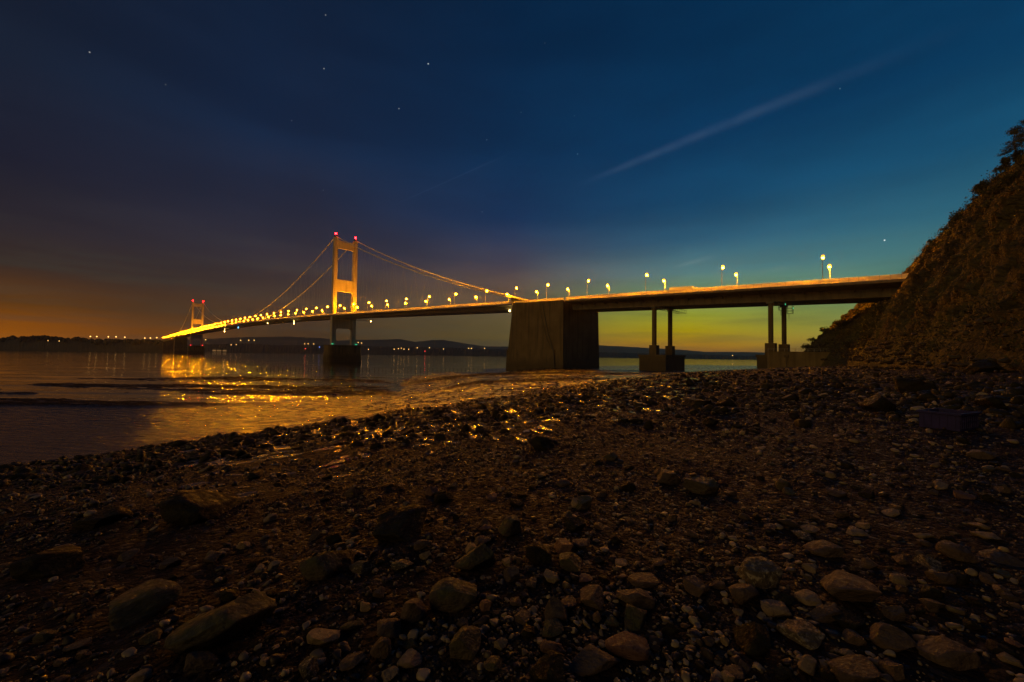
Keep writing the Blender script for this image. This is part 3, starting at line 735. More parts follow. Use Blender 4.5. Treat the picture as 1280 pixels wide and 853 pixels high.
def vpier(s, zb, zbt, o1, hs, ho, label, cr_):
    org = B(s, 0, zb); pr = empty('viaduct_pier', org, rz=0, label=label, cat='pier', group='piers under the viaduct')
    k = MB(); n = 16
    k.hexa([B(s-hs,-ho,zb),B(s+hs,-ho,zb),B(s+hs,ho,zb),B(s-hs,ho,zb),B(s-hs,-ho,zbt-1),B(s+hs,-ho,zbt-1),B(s+hs,ho,zbt-1),B(s-hs,ho,zbt-1)])
    bbox(k, s-hs-.35, s+hs+.35, -ho-.35, ho+.35, zbt-.99, zbt); k.build('base_block', M['anchorage'], pr, org)
    for o in (-o1, o1):
        s_c = s+o*.1
        k = MB(); bbox(k, s_c-1.75, s_c+1.75, o-1.75, o+1.75, zbt+.003, zbt+4.6); k.build('pedestal', M['anchorage'], pr, org)
        k = MB(); ct_ = zd(s)-5.6; p0 = np.array(B(s_c, o, 0))
        k.tube([(p0[0],p0[1],zbt+4.6),(p0[0],p0[1],ct_)], cr_, 16)
        z = zbt+5.2
        while z < ct_-.4:
            k.tube([(p0[0],p0[1],z),(p0[0],p0[1],z+.28)], cr_+.12, 16); z += .9
        k.build('column', M['concrete'], pr, org)
        k = MB(); bbox(k, s_c-1.2, s_c+1.2, o-1.2, o+1.2, ct_, zd(s)-4.93); k.build('bearing', M['dark_metal'], pr, org)
    return pr, org
pr, org = vpier(371.8, 3.5, 12.3, 7.5, 6.5, 11.5, 'twin column pier on a wide block standing on the mud', 1.05)
k = MB()
zg = zd(378)-5.0
for s in (374.5, 378.5):
    k.bar(B(s,-15,zg-1.6), B(s,13,zg-1.6), .12); k.bar(B(s,-15,zg-.3), B(s,13,zg-.3), .12)
    for o in np.arange(-15, 13.1, 2.8): k.bar(B(s,o,zg-1.6), B(s,o,zg), .09)
for o in np.arange(-15, 13.1, 2.8): k.bar(B(374.5,o,zg-1.6), B(378.5,o,zg-1.6), .09)
k.build('access_gantry', M['dark_metal'], pr, org)
pr, org = vpier(420.0, 4.5, 12.8, 8.2, 5.0, 11.5, 'twin column pier nearest the cliff foot', .86)
for o in (-8.2, 8.2):
    k = MB(); zg = zd(420)-5.0
    for a in (1.5, 3.4):
        for b in (-1.2, 1.2): k.bar(B(420.5+a, o+b, zg-3.4), B(420.5+a, o+b, zg), .12)
    for zz_ in (zg-3.4, zg-2.3, zg-1.2):
        for a in (1.5, 3.4): k.bar(B(420.5+a, o-1.2, zz_), B(420.5+a, o+1.2, zz_), .1)
        for b in (-1.2, 1.2): k.bar(B(422, o+b, zz_), B(423.9, o+b, zz_), .1)
    k.bar(B(422.6, o, zg-5.5), B(422.6, o, zg-3.4), .1)
    k.build('access_cage', M['dark_metal'], pr, org)
    k = MB(); k.sphere(B(424.1, o, zg-1.2), .16, 8, 5, (1, 1, 2.2)); k.build('green_lamp', M['green_light'], pr, org)

# ------------------------------------------------------------------ lamps along the whole crossing
def make_lamp():
    root = empty('street_lamp', (0, 0, 0))
    MB().tube([(0,0,0),(0,0,1.2),(0,0,1.25),(0,0,10.0),(0,.25,10.5),(0,.9,10.85)], [.19,.19,.13,.085,.08,.07], 8).build('pole', M['lamp_metal'], root)
    MB().add([(-.28,.7,10.8),(.28,.7,10.8),(.36,2.0,10.86),(-.36,2.0,10.86),(-.2,.7,11.02),(.2,.7,11.02),(.22,2.0,11.1),(-.22,2.0,11.1)],
             [(3,2,1,0),(4,5,6,7),(0,1,5,4),(1,2,6,5),(2,3,7,6),(3,0,4,7)]).build('lamp_housing', M['lamp_metal'], root)
    MB().sphere((0, 1.35, 11.0), .66, 10, 6, (.9, 1.1, .75)).build('halo_globe', M['amber_halo'], root, smooth=True)  # glowing amber globe added above the bulb to imitate its orange halo
    MB().sphere((0, 1.35, 10.30), .50, 10, 6, (.8, 1.15, .62)).build('bulb', M['sodium'], root, smooth=True)
    return root
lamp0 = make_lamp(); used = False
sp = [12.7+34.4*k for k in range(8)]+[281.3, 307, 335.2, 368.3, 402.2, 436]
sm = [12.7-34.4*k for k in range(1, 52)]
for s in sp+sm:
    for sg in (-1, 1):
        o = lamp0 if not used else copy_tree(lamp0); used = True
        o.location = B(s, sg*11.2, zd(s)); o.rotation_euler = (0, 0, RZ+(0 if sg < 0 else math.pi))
        if s < -600:
            for ch in KIDS[o.name]:
                if ch.name.startswith('bulb'): ch.scale = (.78, .78, .78); ch.location = (0, .3, 2.27)
        if sg < 0: side = 'on the beach side'
        else: side = 'on the far side'
        if s > 324: lab, gr = 'lit tall street lamp on the viaduct, '+side, 'street lamps on the viaduct'
        elif s > 0: lab, gr = 'lit street lamp between near tower and anchorage, '+side, 'street lamps on the near side span'
        elif s > -988: lab, gr = 'lit street lamp on the main span between the towers, '+side, 'street lamps on the main span'
        else: lab, gr = 'tiny lit street lamp beyond the far tower, '+side, 'street lamps beyond the far tower'
        names = {435: 'rightmost', 401: 'second from the right', 367: 'third from the right', 335: 'fourth from the right', 307: 'standing on the anchorage'}
        for k_, w in names.items():
            if abs(s-k_) < 2: lab = 'lit tall street lamp, %s in the %s row on the viaduct' % (w, 'near' if sg < 0 else 'far'); gr = 'street lamps on the viaduct'
        tag(o, lab, 'street lamp', gr)

# lorry at rest on the viaduct
q = B(384, -5.0, zd(384)+.06); lorry = empty('lorry', q, RZ, label='white box lorry standing on the viaduct deck', cat='lorry')
lorry.rotation_euler = (0, R(1.92), RZ)
M['white_paint'] = mat('white_paint', (.75, .73, .70), .35); M['tyre'] = mat('tyre', (.02, .02, .02), .8); M['dark_glass'] = mat('dark_glass', (.02, .02, .025), .1)
MB().box(-6.4, 4.2, -1.25, 1.25, 1.15, 4.0).build('box_body', M['white_paint'], lorry, bevel=.06)
MB().hexa([(4.5,-1.2,.6),(6.7,-1.2,.6),(6.7,1.2,.6),(4.5,1.2,.6),(4.5,-1.2,3.3),(6.2,-1.15,3.3),(6.2,1.15,3.3),(4.5,1.2,3.3)]).build('cab', M['white_paint'], lorry, bevel=.08)
MB().hexa([(6.56,-1.05,2.0),(6.62,-1.05,2.0),(6.62,1.05,2.0),(6.56,1.05,2.0),(6.34,-1.0,2.95),(6.40,-1.0,2.95),(6.40,1.0,2.95),(6.34,1.0,2.95)]).build('windscreen', M['dark_glass'], lorry)
MB().box(-6.3, 4.4, -.5, .5, .8, 1.14).build('chassis', M['dark_metal'], lorry)
for x in (-5, -3.8, 5.4):
    for y in (-1.05, 1.05): MB().tube([(x, y-.15, .5), (x, y+.15, .5)], .5, 16).build('wheel', M['tyre'], lorry)

# ------------------------------------------------------------------ cliff
toe = np.array([(0,-60),(8,-25),(20,2),(34,22),(45,42),(55,56),(66,72),(81,91),(94,107),(108,128),(117,143),(122,158),(126,174),(140,196),(230,245),(330,280)], float)
edge = np.array([(44,-60),(52,-25),(60,2),(68,24),(76,44),(86,60),(96,76),(112,96),(125,112),(141,134),(154,148),(163,160),(172,178),(192,202),(262,225),(360,250)], float)
ztoe = np.array([-.6,-.6,-.6,-.5,-.4,-.3,-.2,0,.4,1.2,2.6,3.2,2,-1,-4,-8])+CZ
zedg = np.array([38,38,38,38,38.5,38.5,38,38.5,39,39,39.5,38,36,34,30,26])+CZ
Tn = 900; Pn = 240
tt = np.linspace(0, 15, Tn); ti = np.arange(16)
def sm_interp(arr):
    v = np.interp(tt, ti, arr); k = np.ones(45)/45; vp = np.pad(v, 22, mode='edge'); return np.convolve(vp, k, 'valid')
tx, ty, ex, ey, tz, ez = [sm_interp(a) for a in (toe[:,0], toe[:,1], edge[:,0], edge[:,1], ztoe, zedg)]
# profile parameter: 0 toe, 1 edge, >1 plateau behind
pp = np.concatenate([[-.12, -.05], np.linspace(0, 1, Pn-16), 1+np.linspace(.01, 1, 14)**1.5*6])
TT, PP = np.meshgrid(np.arange(Tn), pp, indexing='ij')
pc = np.clip(PP, 0, 1)
hx = tx[TT]+(ex-tx)[TT]*PP; hy = ty[TT]+(ey-ty)[TT]*PP
prof = pc**.93
zz_ = tz[TT]+(ez-tz)[TT]*prof+np.where(PP < 0, PP*60, 0)+np.where(PP > 1, (PP-1)*2.2, 0)
along = np.cumsum(np.r_[0, np.hypot(np.diff(ex), np.diff(ey))])[TT]
mask = np.clip(pc*6, 0, 1)*np.clip((1.12-pc)*4, 0, 1)
gul = fbm(along*.07+pc*1.6, pc*1.3, 41, 4)*3.6+fbm(along*.22, pc*3.5, 42, 4)*1.8+fbm(along*.8, pc*14, 43, 4)*.75
rib = np.abs(fbm(along*.16+3, pc*1.2, 47, 3))*-2.0
nx, ny = (tx-ex)[TT], (ty-ey)[TT]; ln = np.hypot(nx, ny); nx /= ln; ny /= ln
bed = zz_*.42+fbm(along*.05, pc*2, 48, 3)*1.6
led = (smooth_ramp(bed-np.floor(bed), .55, .95)-.5)*1.5*np.clip(.25+fbm(along*.12, pc*3, 49, 3)*1.4, 0, 1.)
blk = (np.floor(fbm(along*.45, zz_*.5, 52, 2)*5)/5)*.7+fbm(along*1.6, zz_*1.5, 53, 3)*.35
off = (gul+rib+led+blk)*mask
hx += nx*off*.8; hy += ny*off*.8; zz_ += off*.45
zz_ += np.where(PP >= 1, fbm(along*.15, PP*3, 45, 3)*.8, 0)
ci = np.arange(hx.size).reshape(hx.shape)
cq = np.stack([ci[:-1,:-1], ci[1:,:-1], ci[1:,1:], ci[:-1,1:]], -1).reshape(-1, 4)
def b_cliff(t, b):
    co = coords(t); n = noise(t, co, .09, 7, .6); n2 = noise(t, coords(t, (1, 1, .5)), .7, 7, .65)
    cc = cramp(t, n2, [(.3, (.055,.038,.015)), (.7, (.165,.115,.048))])
    cc = mmix(t, 1., cc, cramp(t, noise(t, coords(t, (1, 1, .6)), .07, 4, .6), [(.38, (.5,.5,.5)), (.6, (1.35,1.3,1.2))]), 'MULTIPLY')
    # grass and scrub hold on the lower left slope and in patches
    s_ = nn(t, 'ShaderNodeSeparateXYZ'); t.links.new(co, s_.inputs[0])
    at = nn(t, 'ShaderNodeAttribute', attribute_name='grass')
    gk = mmath(t, 'MULTIPLY', at.outputs['Fac'], mrange(t, mmath(t, 'ADD', n, mmath(t, 'MULTIPLY', n2, .5)), .60, .78))
    gc = cramp(t, noise(t, co, 2.0, 6), [(.3, (.065,.065,.018)), (.7, (.19,.17,.055))])
    cc = mmix(t, gk, cc, gc)
    # paler bedding bands in the upper face
    vb = nn(t, 'ShaderNodeTexWave', wave_type='BANDS', bands_direction='Z'); vb.inputs['Scale'].default_value = .16; vb.inputs['Distortion'].default_value = 3.5; vb.inputs['Detail'].default_value = 4
    t.links.new(co, vb.inputs[0]); cc = mmix(t, mmath(t, 'MULTIPLY', mrange(t, vb.outputs['Fac'], .75, 1, 0, .3), mrange(t, n, .45, .6)), cc, (.20, .14, .08, 1))
    t.links.new(cc, b.inputs['Base Color']); b.inputs['Roughness'].default_value = .95
    vo = nn(t, 'ShaderNodeTexVoronoi', feature='DISTANCE_TO_EDGE'); vo.inputs['Scale'].default_value = .55
    dis = nn(t, 'ShaderNodeVectorMath', operation='ADD'); t.links.new(coords(t, (1, 1, 1.8)), dis.inputs[0]); nzc = nn(t, 'ShaderNodeTexNoise'); nzc.inputs['Scale'].default_value = .8; t.links.new(co, nzc.inputs[0]); t.links.new(nzc.outputs['Color'], dis.inputs[1]); t.links.new(dis.outputs[0], vo.inputs[0])
    bump(t, b, mmath(t, 'ADD', mmath(t, 'ADD', noise(t, co, 1.3, 9, .7), mrange(t, vo.outputs['Distance'], 0, .12, -.5, 0)), mmath(t, 'MULTIPLY', noise(t, co, .3, 4), 2.)), 1., .8)
M['cliff'] = mat('cliff_earth', build=b_cliff)
grass = np.clip(1.35-pc*1.5+fbm(along*.05, pc*2, 50, 3)*.6, 0, 1)*np.clip((along-70)/60, .25, 1)
grass = np.maximum(grass, np.clip((pc-.9)*12, 0, 1))
cl_o = np_mesh('cliff', np.stack([hx, hy, zz_], -1).reshape(-1, 3), cq, M['cliff'], attrs={'grass': grass.ravel()})
tag(cl_o, 'steep red brown earth cliff at the right with grass on its lower slope', kind='structure')
def cliff_pt(ti_, p_):
    i = int(np.clip(ti_/15*(Tn-1), 0, Tn-1)); j = int(np.argmin(np.abs(pp-p_)))
    return hx[i, j], hy[i, j], zz_[i, j]

# ------------------------------------------------------------------ bushes and trees
def b_leaf(c1, c2):
    def f(t, b):
        oi = nn(t, 'ShaderNodeNewGeometry'); cc = cramp(t, oi.outputs['Random Per Island'], [(0, c1), (1, c2)])
        t.links.new(cc, b.inputs['Base Color']); b.inputs['Roughness'].default_value = .7
    return f
M['leaf'] = mat('bush_leaves', build=b_leaf((.03,.036,.012), (.10,.10,.032)))
M['scrub'] = mat('scrub_leaves', build=b_leaf((.028,.03,.011), (.11,.095,.032)))
M['bark'] = mat('bark', (.06, .045, .03), .9)
def foliage_mesh(r_, h, n, leaf, seed, wind=0.):
    g_ = np.random.default_rng(seed); clumps = []
    for _ in range(9):
        a = g_.uniform(0, 2*math.pi); q = g_.uniform(0, .75)*r_; clumps.append((q*math.cos(a)+wind*g_.uniform(0, 1)*r_, q*math.sin(a), h*g_.uniform(.35, .85), g_.uniform(.28, .5)*r_))
    Vv = []
    for i in range(n):
        cx, cy, cz, cr = clumps[g_.integers(0, 9)]
        d = g_.normal(size=3); d /= np.linalg.norm(d); q = cr*(g_.uniform(.35, 1.12)); p = np.array([cx, cy, cz])+d*q*np.array([1, 1, .8])
        p[2] = max(p[2], .05)
        a_ = g_.normal(size=3); a_ /= np.linalg.norm(a_); b_ = np.cross(a_, g_.normal(size=3)); b_ /= np.linalg.norm(b_); s_ = leaf*g_.uniform(.6, 1.4)
        Vv += [p-a_*s_, p+b_*s_*.5, p+a_*s_, p-b_*s_*.5]
    return np.array(Vv), np.arange(4*n).reshape(n, 4)
protos = []
for k in range(4):
    Vv, Fv = foliage_mesh(1.0, 1.25, 900, .085, 60+k, .25 if k % 2 else 0)
    root = empty('bush', (0, 0, 0)); np_mesh('foliage', Vv, Fv, M['leaf'], root, smooth=False)
    st = MB()
    for j in range(5):
        a = random.uniform(0, 6.28); st.tube([(0, 0, -.3), (.2*math.cos(a), .2*math.sin(a), .4), (.45*math.cos(a), .45*math.sin(a), .95)], [.05, .035, .012], 5)
    st.build('stems', M['bark'], root); protos.append([root, False])
def bush(p, s, lab, gr, k=None):
    k = random.randrange(4) if k is None else k
    o = protos[k][0] if not protos[k][1] else copy_tree(protos[k][0]); protos[k][1] = True
    o.location = p; o.scale = (s*random.uniform(.85, 1.2), s*random.uniform(.85, 1.2), s*random.uniform(.8, 1.15)); o.rotation_euler = (0, 0, random.uniform(0, 6.28))
    tag(o, lab, 'bush', gr)
for i in range(88):   # fringe along the cliff top
    t_ = 3.9+i*.053+random.uniform(-.04, .04); p = cliff_pt(t_, random.choice((.74, .8, .86, .92, .97, 1.0, 1.0)))
    bush((p[0], p[1], p[2]-.1), random.choice((.6,.8,1.0,1.3,1.9))*random.uniform(.8,1.2), 'dark ragged bush on the cliff top edge against the sky', 'bushes along the cliff top')
for i in range(34):   # scrub on the lower slope near the bridge
    t_ = random.uniform(7.9, 9.4); pr_ = random.uniform(.05, .36); p = cliff_pt(t_, pr_)
    bush((p[0], p[1], p[2]-.3), random.uniform(1.1, 2.6), 'dark bush in the thicket on the lower cliff slope by the viaduct', 'scrub on the lower cliff slope')
for px, py, sz, lab in ((1003,431,2.2,'lowest rounded bush at the end of the slope under the viaduct'),(1015,424,1.6,'second small bush up the slope skyline under the viaduct'),(1030,412,2.0,'tuft shaped bush halfway up the slope skyline'),(1069,392,2.4,'broad bush standing highest on the slope just beneath the viaduct'),(1048,404,1.8,'bush in the gap on the slope skyline beneath the viaduct')):
    # stands where the slope skyline runs
    best = None
    for t_ in np.linspace(9.6, 12, 50):
        for p_ in np.linspace(0, 1, 60):
            P = np.array(cliff_pt(t_, p_)); v = P-np.array([0, 0, CZ]); dd = v@f0; x_ = 640+F*(v@RV)/dd; y_ = 426.5-F*(v@UV)/dd
            e = (x_-px)**2+(y_-py-2)**2
            if best is None or e < best[0]: best = (e, P)
    bush((best[1][0], best[1][1], best[1][2]-.3), sz, lab, 'bushes on the slope skyline')
g_ = np.random.default_rng(91); Vs = []; nf = 0
for _ in range(7500):
    t_ = g_.uniform(3.2, 12.5); p_ = g_.uniform(0, 1.04)
    i_ = int(t_/15*(Tn-1)); j_ = int(np.argmin(np.abs(pp-p_))); al_ = along[i_, j_]
    dens = float(fbm(np.array([al_*.09]), np.array([p_*4.]), 95, 4)[0])+.55*max(0, p_-.72)/.28*1.5+.5*max(0, .35-p_)*(2. if t_ > 7.5 else .8)
    if dens < .34*g_.uniform(.4, 1.3): continue
    P = np.array([hx[i_, j_], hy[i_, j_], zz_[i_, j_]]); sz = g_.uniform(.35, 1.0)*(1.5 if p_ > .8 else 1)
    for q in range(14):
        d = g_.normal(size=3)*np.array([.6, .6, .4])*sz; c_ = P+d+np.array([0, 0, .25*sz]); a_ = g_.normal(size=3); a_ /= np.linalg.norm(a_); b_ = np.cross(a_, g_.normal(size=3)); b_ /= np.linalg.norm(b_); s_ = .16*g_.uniform(.6, 1.5)
        Vs += [c_-a_*s_, c_+b_*s_*.5, c_+a_*s_, c_-b_*s_*.5]; nf += 1
tag(np_mesh('undergrowth', Vs, np.arange(4*nf).reshape(nf, 4), M['scrub'], smooth=False), 'scrub and grass tufts clinging to the cliff face', 'undergrowth', kind='stuff')
def tree(p, h, lab, seed):
    g_ = np.random.default_rng(seed); root = empty('tree', p, label=lab, cat='tree', group='trees on the cliff top')
    tk = MB(); tk.tube([(0,0,-1),(.1,0,h*.3),(-.15,.1,h*.6),(-.1,0,h*.92)], [.22,.17,.1,.03], 7)
    for j in range(14):
        a = g_.uniform(0, 6.28); z = h*g_.uniform(.25, .9); l = h*.28*(1.15-z/h)
        tk.tube([(0,0,z),(l*.6*math.cos(a), l*.6*math.sin(a), z+l*.2),(l*math.cos(a), l*math.sin(a), z+l*.15)], [.06,.04,.012], 5)
    tk.build('trunk', M['bark'], root)
    Vs = []; nf = 0
    for j in range(26):
        a = g_.uniform(0, 6.28); z = h*g_.uniform(.22, 1.0); l = h*.30*(1.15-z/h)*g_.uniform(.5, 1.1); c_ = np.array([l*math.cos(a), l*math.sin(a), z])
        for q in range(110):
            d = g_.normal(size=3)*np.array([.62, .62, .28])*h*.075; p_ = c_+d
            a_ = g_.normal(size=3); a_ /= np.linalg.norm(a_); b_ = np.cross(a_, g_.normal(size=3)); b_ /= np.linalg.norm(b_); s_ = .11*g_.uniform(.6, 1.4)
            Vs += [p_-a_*s_, p_+b_*s_*.5, p_+a_*s_, p_-b_*s_*.5]; nf += 1
    np_mesh('crown', Vs, np.arange(4*nf).reshape(nf, 4), M['leaf'], root, smooth=False)
for px, Y, h, lab in ((1277, 72, 7.5, 'tall ragged dark tree at the top of the cliff by the right edge'),(1262, 78, 3.2, 'small leaning tree just left of the tall cliff top tree'),(1290, 68, 8, 'tree partly out of frame beyond the tall cliff top tree')):
    best = min(((abs(cliff_pt(t_, 1.0)[0]/cliff_pt(t_, 1.0)[1]-(px-640)/F), t_) for t_ in np.linspace(3, 9, 200)))
    p = cliff_pt(best[1], 1.0); tree((p[0], p[1], p[2]-.3), h, lab, int(px))

# ------------------------------------------------------------------ sea wall under the viaduct end
wl = empty('retaining_wall', (112, 152, 9), label='long low concrete retaining wall at the cliff foot behind the last pier', cat='wall')
WO = (112, 152, 9); k = MB()
M['sea_wall'] = mat('sea_wall_concrete', build=b_mottle((.20,.15,.075), (.30,.23,.12), .3, .8, .95, .3, .05, streaks=.5))
pts = [(98.5, 152.5), (108, 151), (118, 148.5), (128, 145)]
for (x0, y0), (x1, y1) in zip(pts, pts[1:]):
    k.hexa([(x0,y0,5),(x1,y1,5),(x1+.2,y1+1.4,5),(x0+.2,y0+1.4,5),(x0,y0+.3,14.1),(x1,y1+.3,14.1),(x1,y1+1.1,14.1),(x0,y0+1.1,14.1)])
k.build('wall', M['sea_wall'], wl, WO)
k = MB()
for (x0, y0), (x1, y1) in zip(pts, pts[1:]):
    for h in (.6, 1.15): k.bar((x0,y0+.7,14.1+h), (x1,y1+.7,14.1+h), .07)
    for t_ in np.linspace(0, 1, 6): k.bar((x0+(x1-x0)*t_, y0+(y1-y0)*t_+.7, 14.1), (x0+(x1-x0)*t_, y0+(y1-y0)*t_+.7, 15.25), .08)
k.build('railing', M['rail'], wl, WO)

# ------------------------------------------------------------------ distant lamps, houses, stakes
def far_lamp(px, py, Y, mt, lab, gr, r_):
    p = at_depth(px, py, Y); root = empty('distant_lamp', (p[0], p[1], p[2]-9), label=lab, cat='lamp', group=gr)
    MB().tube([(0,0,-12),(0,0,9-r_)], .2, 5).build('pole', M['lamp_metal'], root); MB().sphere((0,0,9), r_, 8, 5).build('bulb', M[mt], root)
for px, py in ((113,420.8),(121,421),(135.5,421.2),(145,421.2),(156,421.8),(181,422.8),(188,422.8),(196,422.3),(60,426),(74,426.5)):
    far_lamp(px, py, 1690, 'far_amber', 'small yellow lamp on the dark far left bank', 'lamps on the far left bank', 1.9 if px > 100 else 1.1)
for px, py in ((257,425),(300.8,425.6),(311,425.6),(317.7,425.6),(289,431.3),(295.4,431),(381,430),(385.2,430),(392.2,430.2),(447.7,428.3),(452,429)):
    far_lamp(px, py, 2345, 'far_amber', 'small yellow lamp on the far bank seen left of or beside the near tower', 'lamps on the far bank behind the main span', 1.9)
for px, py in ((460.6,436.9),(492.7,436.7),(501.6,435.5),(505,436.7),(510.8,436.7),(521.5,435),(536.8,435),(554.4,436.5),(585.8,435.7),(589.3,435.7),(605.7,435.6),(498,436.2)):
    far_lamp(px, py, 2345, 'far_amber', 'small yellow lamp on the far bank between the near tower and the anchorage', 'lamps on the far bank behind the side span', 1.9)
far_lamp(381.7, 436, 2345, 'far_red', 'small red lamp on the far bank left of the near tower', None, 2.2)
far_lamp(531.2, 439.2, 2345, 'far_red', 'small red lamp low on the far bank between near tower and anchorage', None, 2.2)
far_lamp(399.3, 434, 2345, 'far_blue', 'small blue lamp on the far bank just left of the near tower', None, 2.2)
far_lamp(915.8, 444.6, 2345, 'far_amber', 'single small lamp on the far bank between the two viaduct piers', None, 1.7)
for i, (px, w) in enumerate(((268, 20), (274, 26), (281, 22), (444, 18))):
    p = at_depth(px, 432, 2340); h = empty('distant_house', (p[0], 2340, 2), label=['pale low house with lit windows, leftmost of three on the far bank','wide pale house in the middle of three on the far bank','pale house, rightmost of three on the far bank','single pale house on the far bank just behind the near pier'][i], cat='house')
    MB().box(-w/2, w/2, 0, 12, 0, 14).build('wall', M['concrete'], h)
    MB().hexa([(-w/2-1,-1,14.1),(w/2+1,-1,14.1),(w/2+1,13,14.1),(-w/2-1,13,14.1),(-w/2,5.5,21),(w/2,5.5,21),(w/2,6.5,21),(-w/2,6.5,21)]).build('roof', M['dark_metal'], h)
    for x in (-w/3, 0, w/3): MB().box(x-1.8, x+1.8, -.3, -.1, 5, 9).build('window', M['window_lit'], h)
M['wood'] = mat('wet_timber', (.03, .024, .018), .7)
stake0 = None
for i in range(64):
    x = 322+i*5.2+random.uniform(-1, 1); y = 460.2+(x-322)*.0105; d = ray(x, y+2.2); t_ = -CZ/d[2]
    if t_ > 420: t_ = 420
    p = (d[0]*t_, d[1]*t_, -.5)
    if stake0 is None:
        stake0 = MB().tube([(0,0,-1),(0.05,0,1),(.02,.05,2.6)], [.16,.15,.11], 6).build('stake', M['wood']); o = stake0
    else: o = stake0.copy(); COL.objects.link(o)
    o.location = p; o.rotation_euler = (random.uniform(-.08,.08), random.uniform(-.08,.08), random.uniform(0, 6)); o.scale = (1, 1, random.uniform(.75, 1.15))
    tag(o, 'dark timber stake in the row standing in shallow water before the bridge', 'stake', 'row of stakes in the shallows')

# ------------------------------------------------------------------ stones
def ico(sub):
    import bmesh
    bm = bmesh.new(); bmesh.ops.create_icosphere(bm, subdivisions=sub, radius=1); v = np.array([x.co[:] for x in bm.verts]); f = np.array([[x.index for x in q.verts] for q in bm.faces]); bm.free(); return v, f
def rock_shape(sub, seed, cuts=9, rough=.10, box=0.):
    g_ = np.random.default_rng(seed); v, f = ico(sub)
    if box: v = np.sign(v)*np.abs(v)**(1-box); v /= np.abs(v).max()
    for _ in range(cuts):
        n = g_.normal(size=3); n /= np.linalg.norm(n); d = g_.uniform(.48, .86); k = v@n; v = v-np.maximum(k-d, 0)[:, None]*n*.99
    ph = g_.uniform(0, 99, 3)
    for fr, am in ((1.7, rough), (4.1, rough*.45), (9, rough*.2)):
        dn = fbm(v[:,0]*fr+ph[0]+v[:,2]*fr*.7, v[:,1]*fr+ph[1]-v[:,2]*fr*.6, seed, 2); v = v*(1+am*dn)[:, None]
    return v, f
RK = {}
for nm, cuts, rg, bx in (('angular', 12, .07, .25), ('rounded', 9, .09, .05), ('slab', 10, .06, .45), ('wedge', 14, .10, .1)):
    RK[nm] = []
    for j in range(5):
        v, f = rock_shape(4, 100+j*7+len(nm), cuts, rg, bx)
        if nm == 'wedge': v[:, 2] *= 1-.45*(v[:, 0]+1)/2*1.2
        RK[nm].append((v, f))
RM = {}
def stone_obj(kind, var, mname):
    key = (kind, var, mname)
    if key not in RM:
        v, f = RK[kind][var]; o = np_mesh('stone', v, f, M[mname]); RM[key] = o.data; return o
    o = bpy.data.objects.new('stone', RM[key]); COL.objects.link(o); return o
TRACED = []  # (x, y) of centre, width, height in the photograph
random.seed(11)
LAND = []
def stone(px, py, w, h, kind, mname, lab, cat='stone', sink=.31, name='stone', tilt=.2, group=None):
    x, y, dep = on_ground(px, py+h*.35)
    sx_ = w*dep/F/2; hz = h*dep/F/2*1.05
    o = stone_obj(kind, random.randrange(5), mname); o.name = name
    sc = Vector((sx_, sx_*random.uniform(.7, 1.0), max(hz, sx_*.28)*1.0))
    o.scale = sc; o.rotation_euler = (random.uniform(-tilt, tilt), random.uniform(-tilt, tilt), random.uniform(-.5, .5)+(math.pi if random.random() < .5 else 0))
    o.location = (x, y+sc[1]*.3, gz(x, y)+sc[2]*(1-2*sink)*.9)
    tag(o, lab, cat, group); TRACED.append((x, y, max(sc[0], sc[1])))
    return o
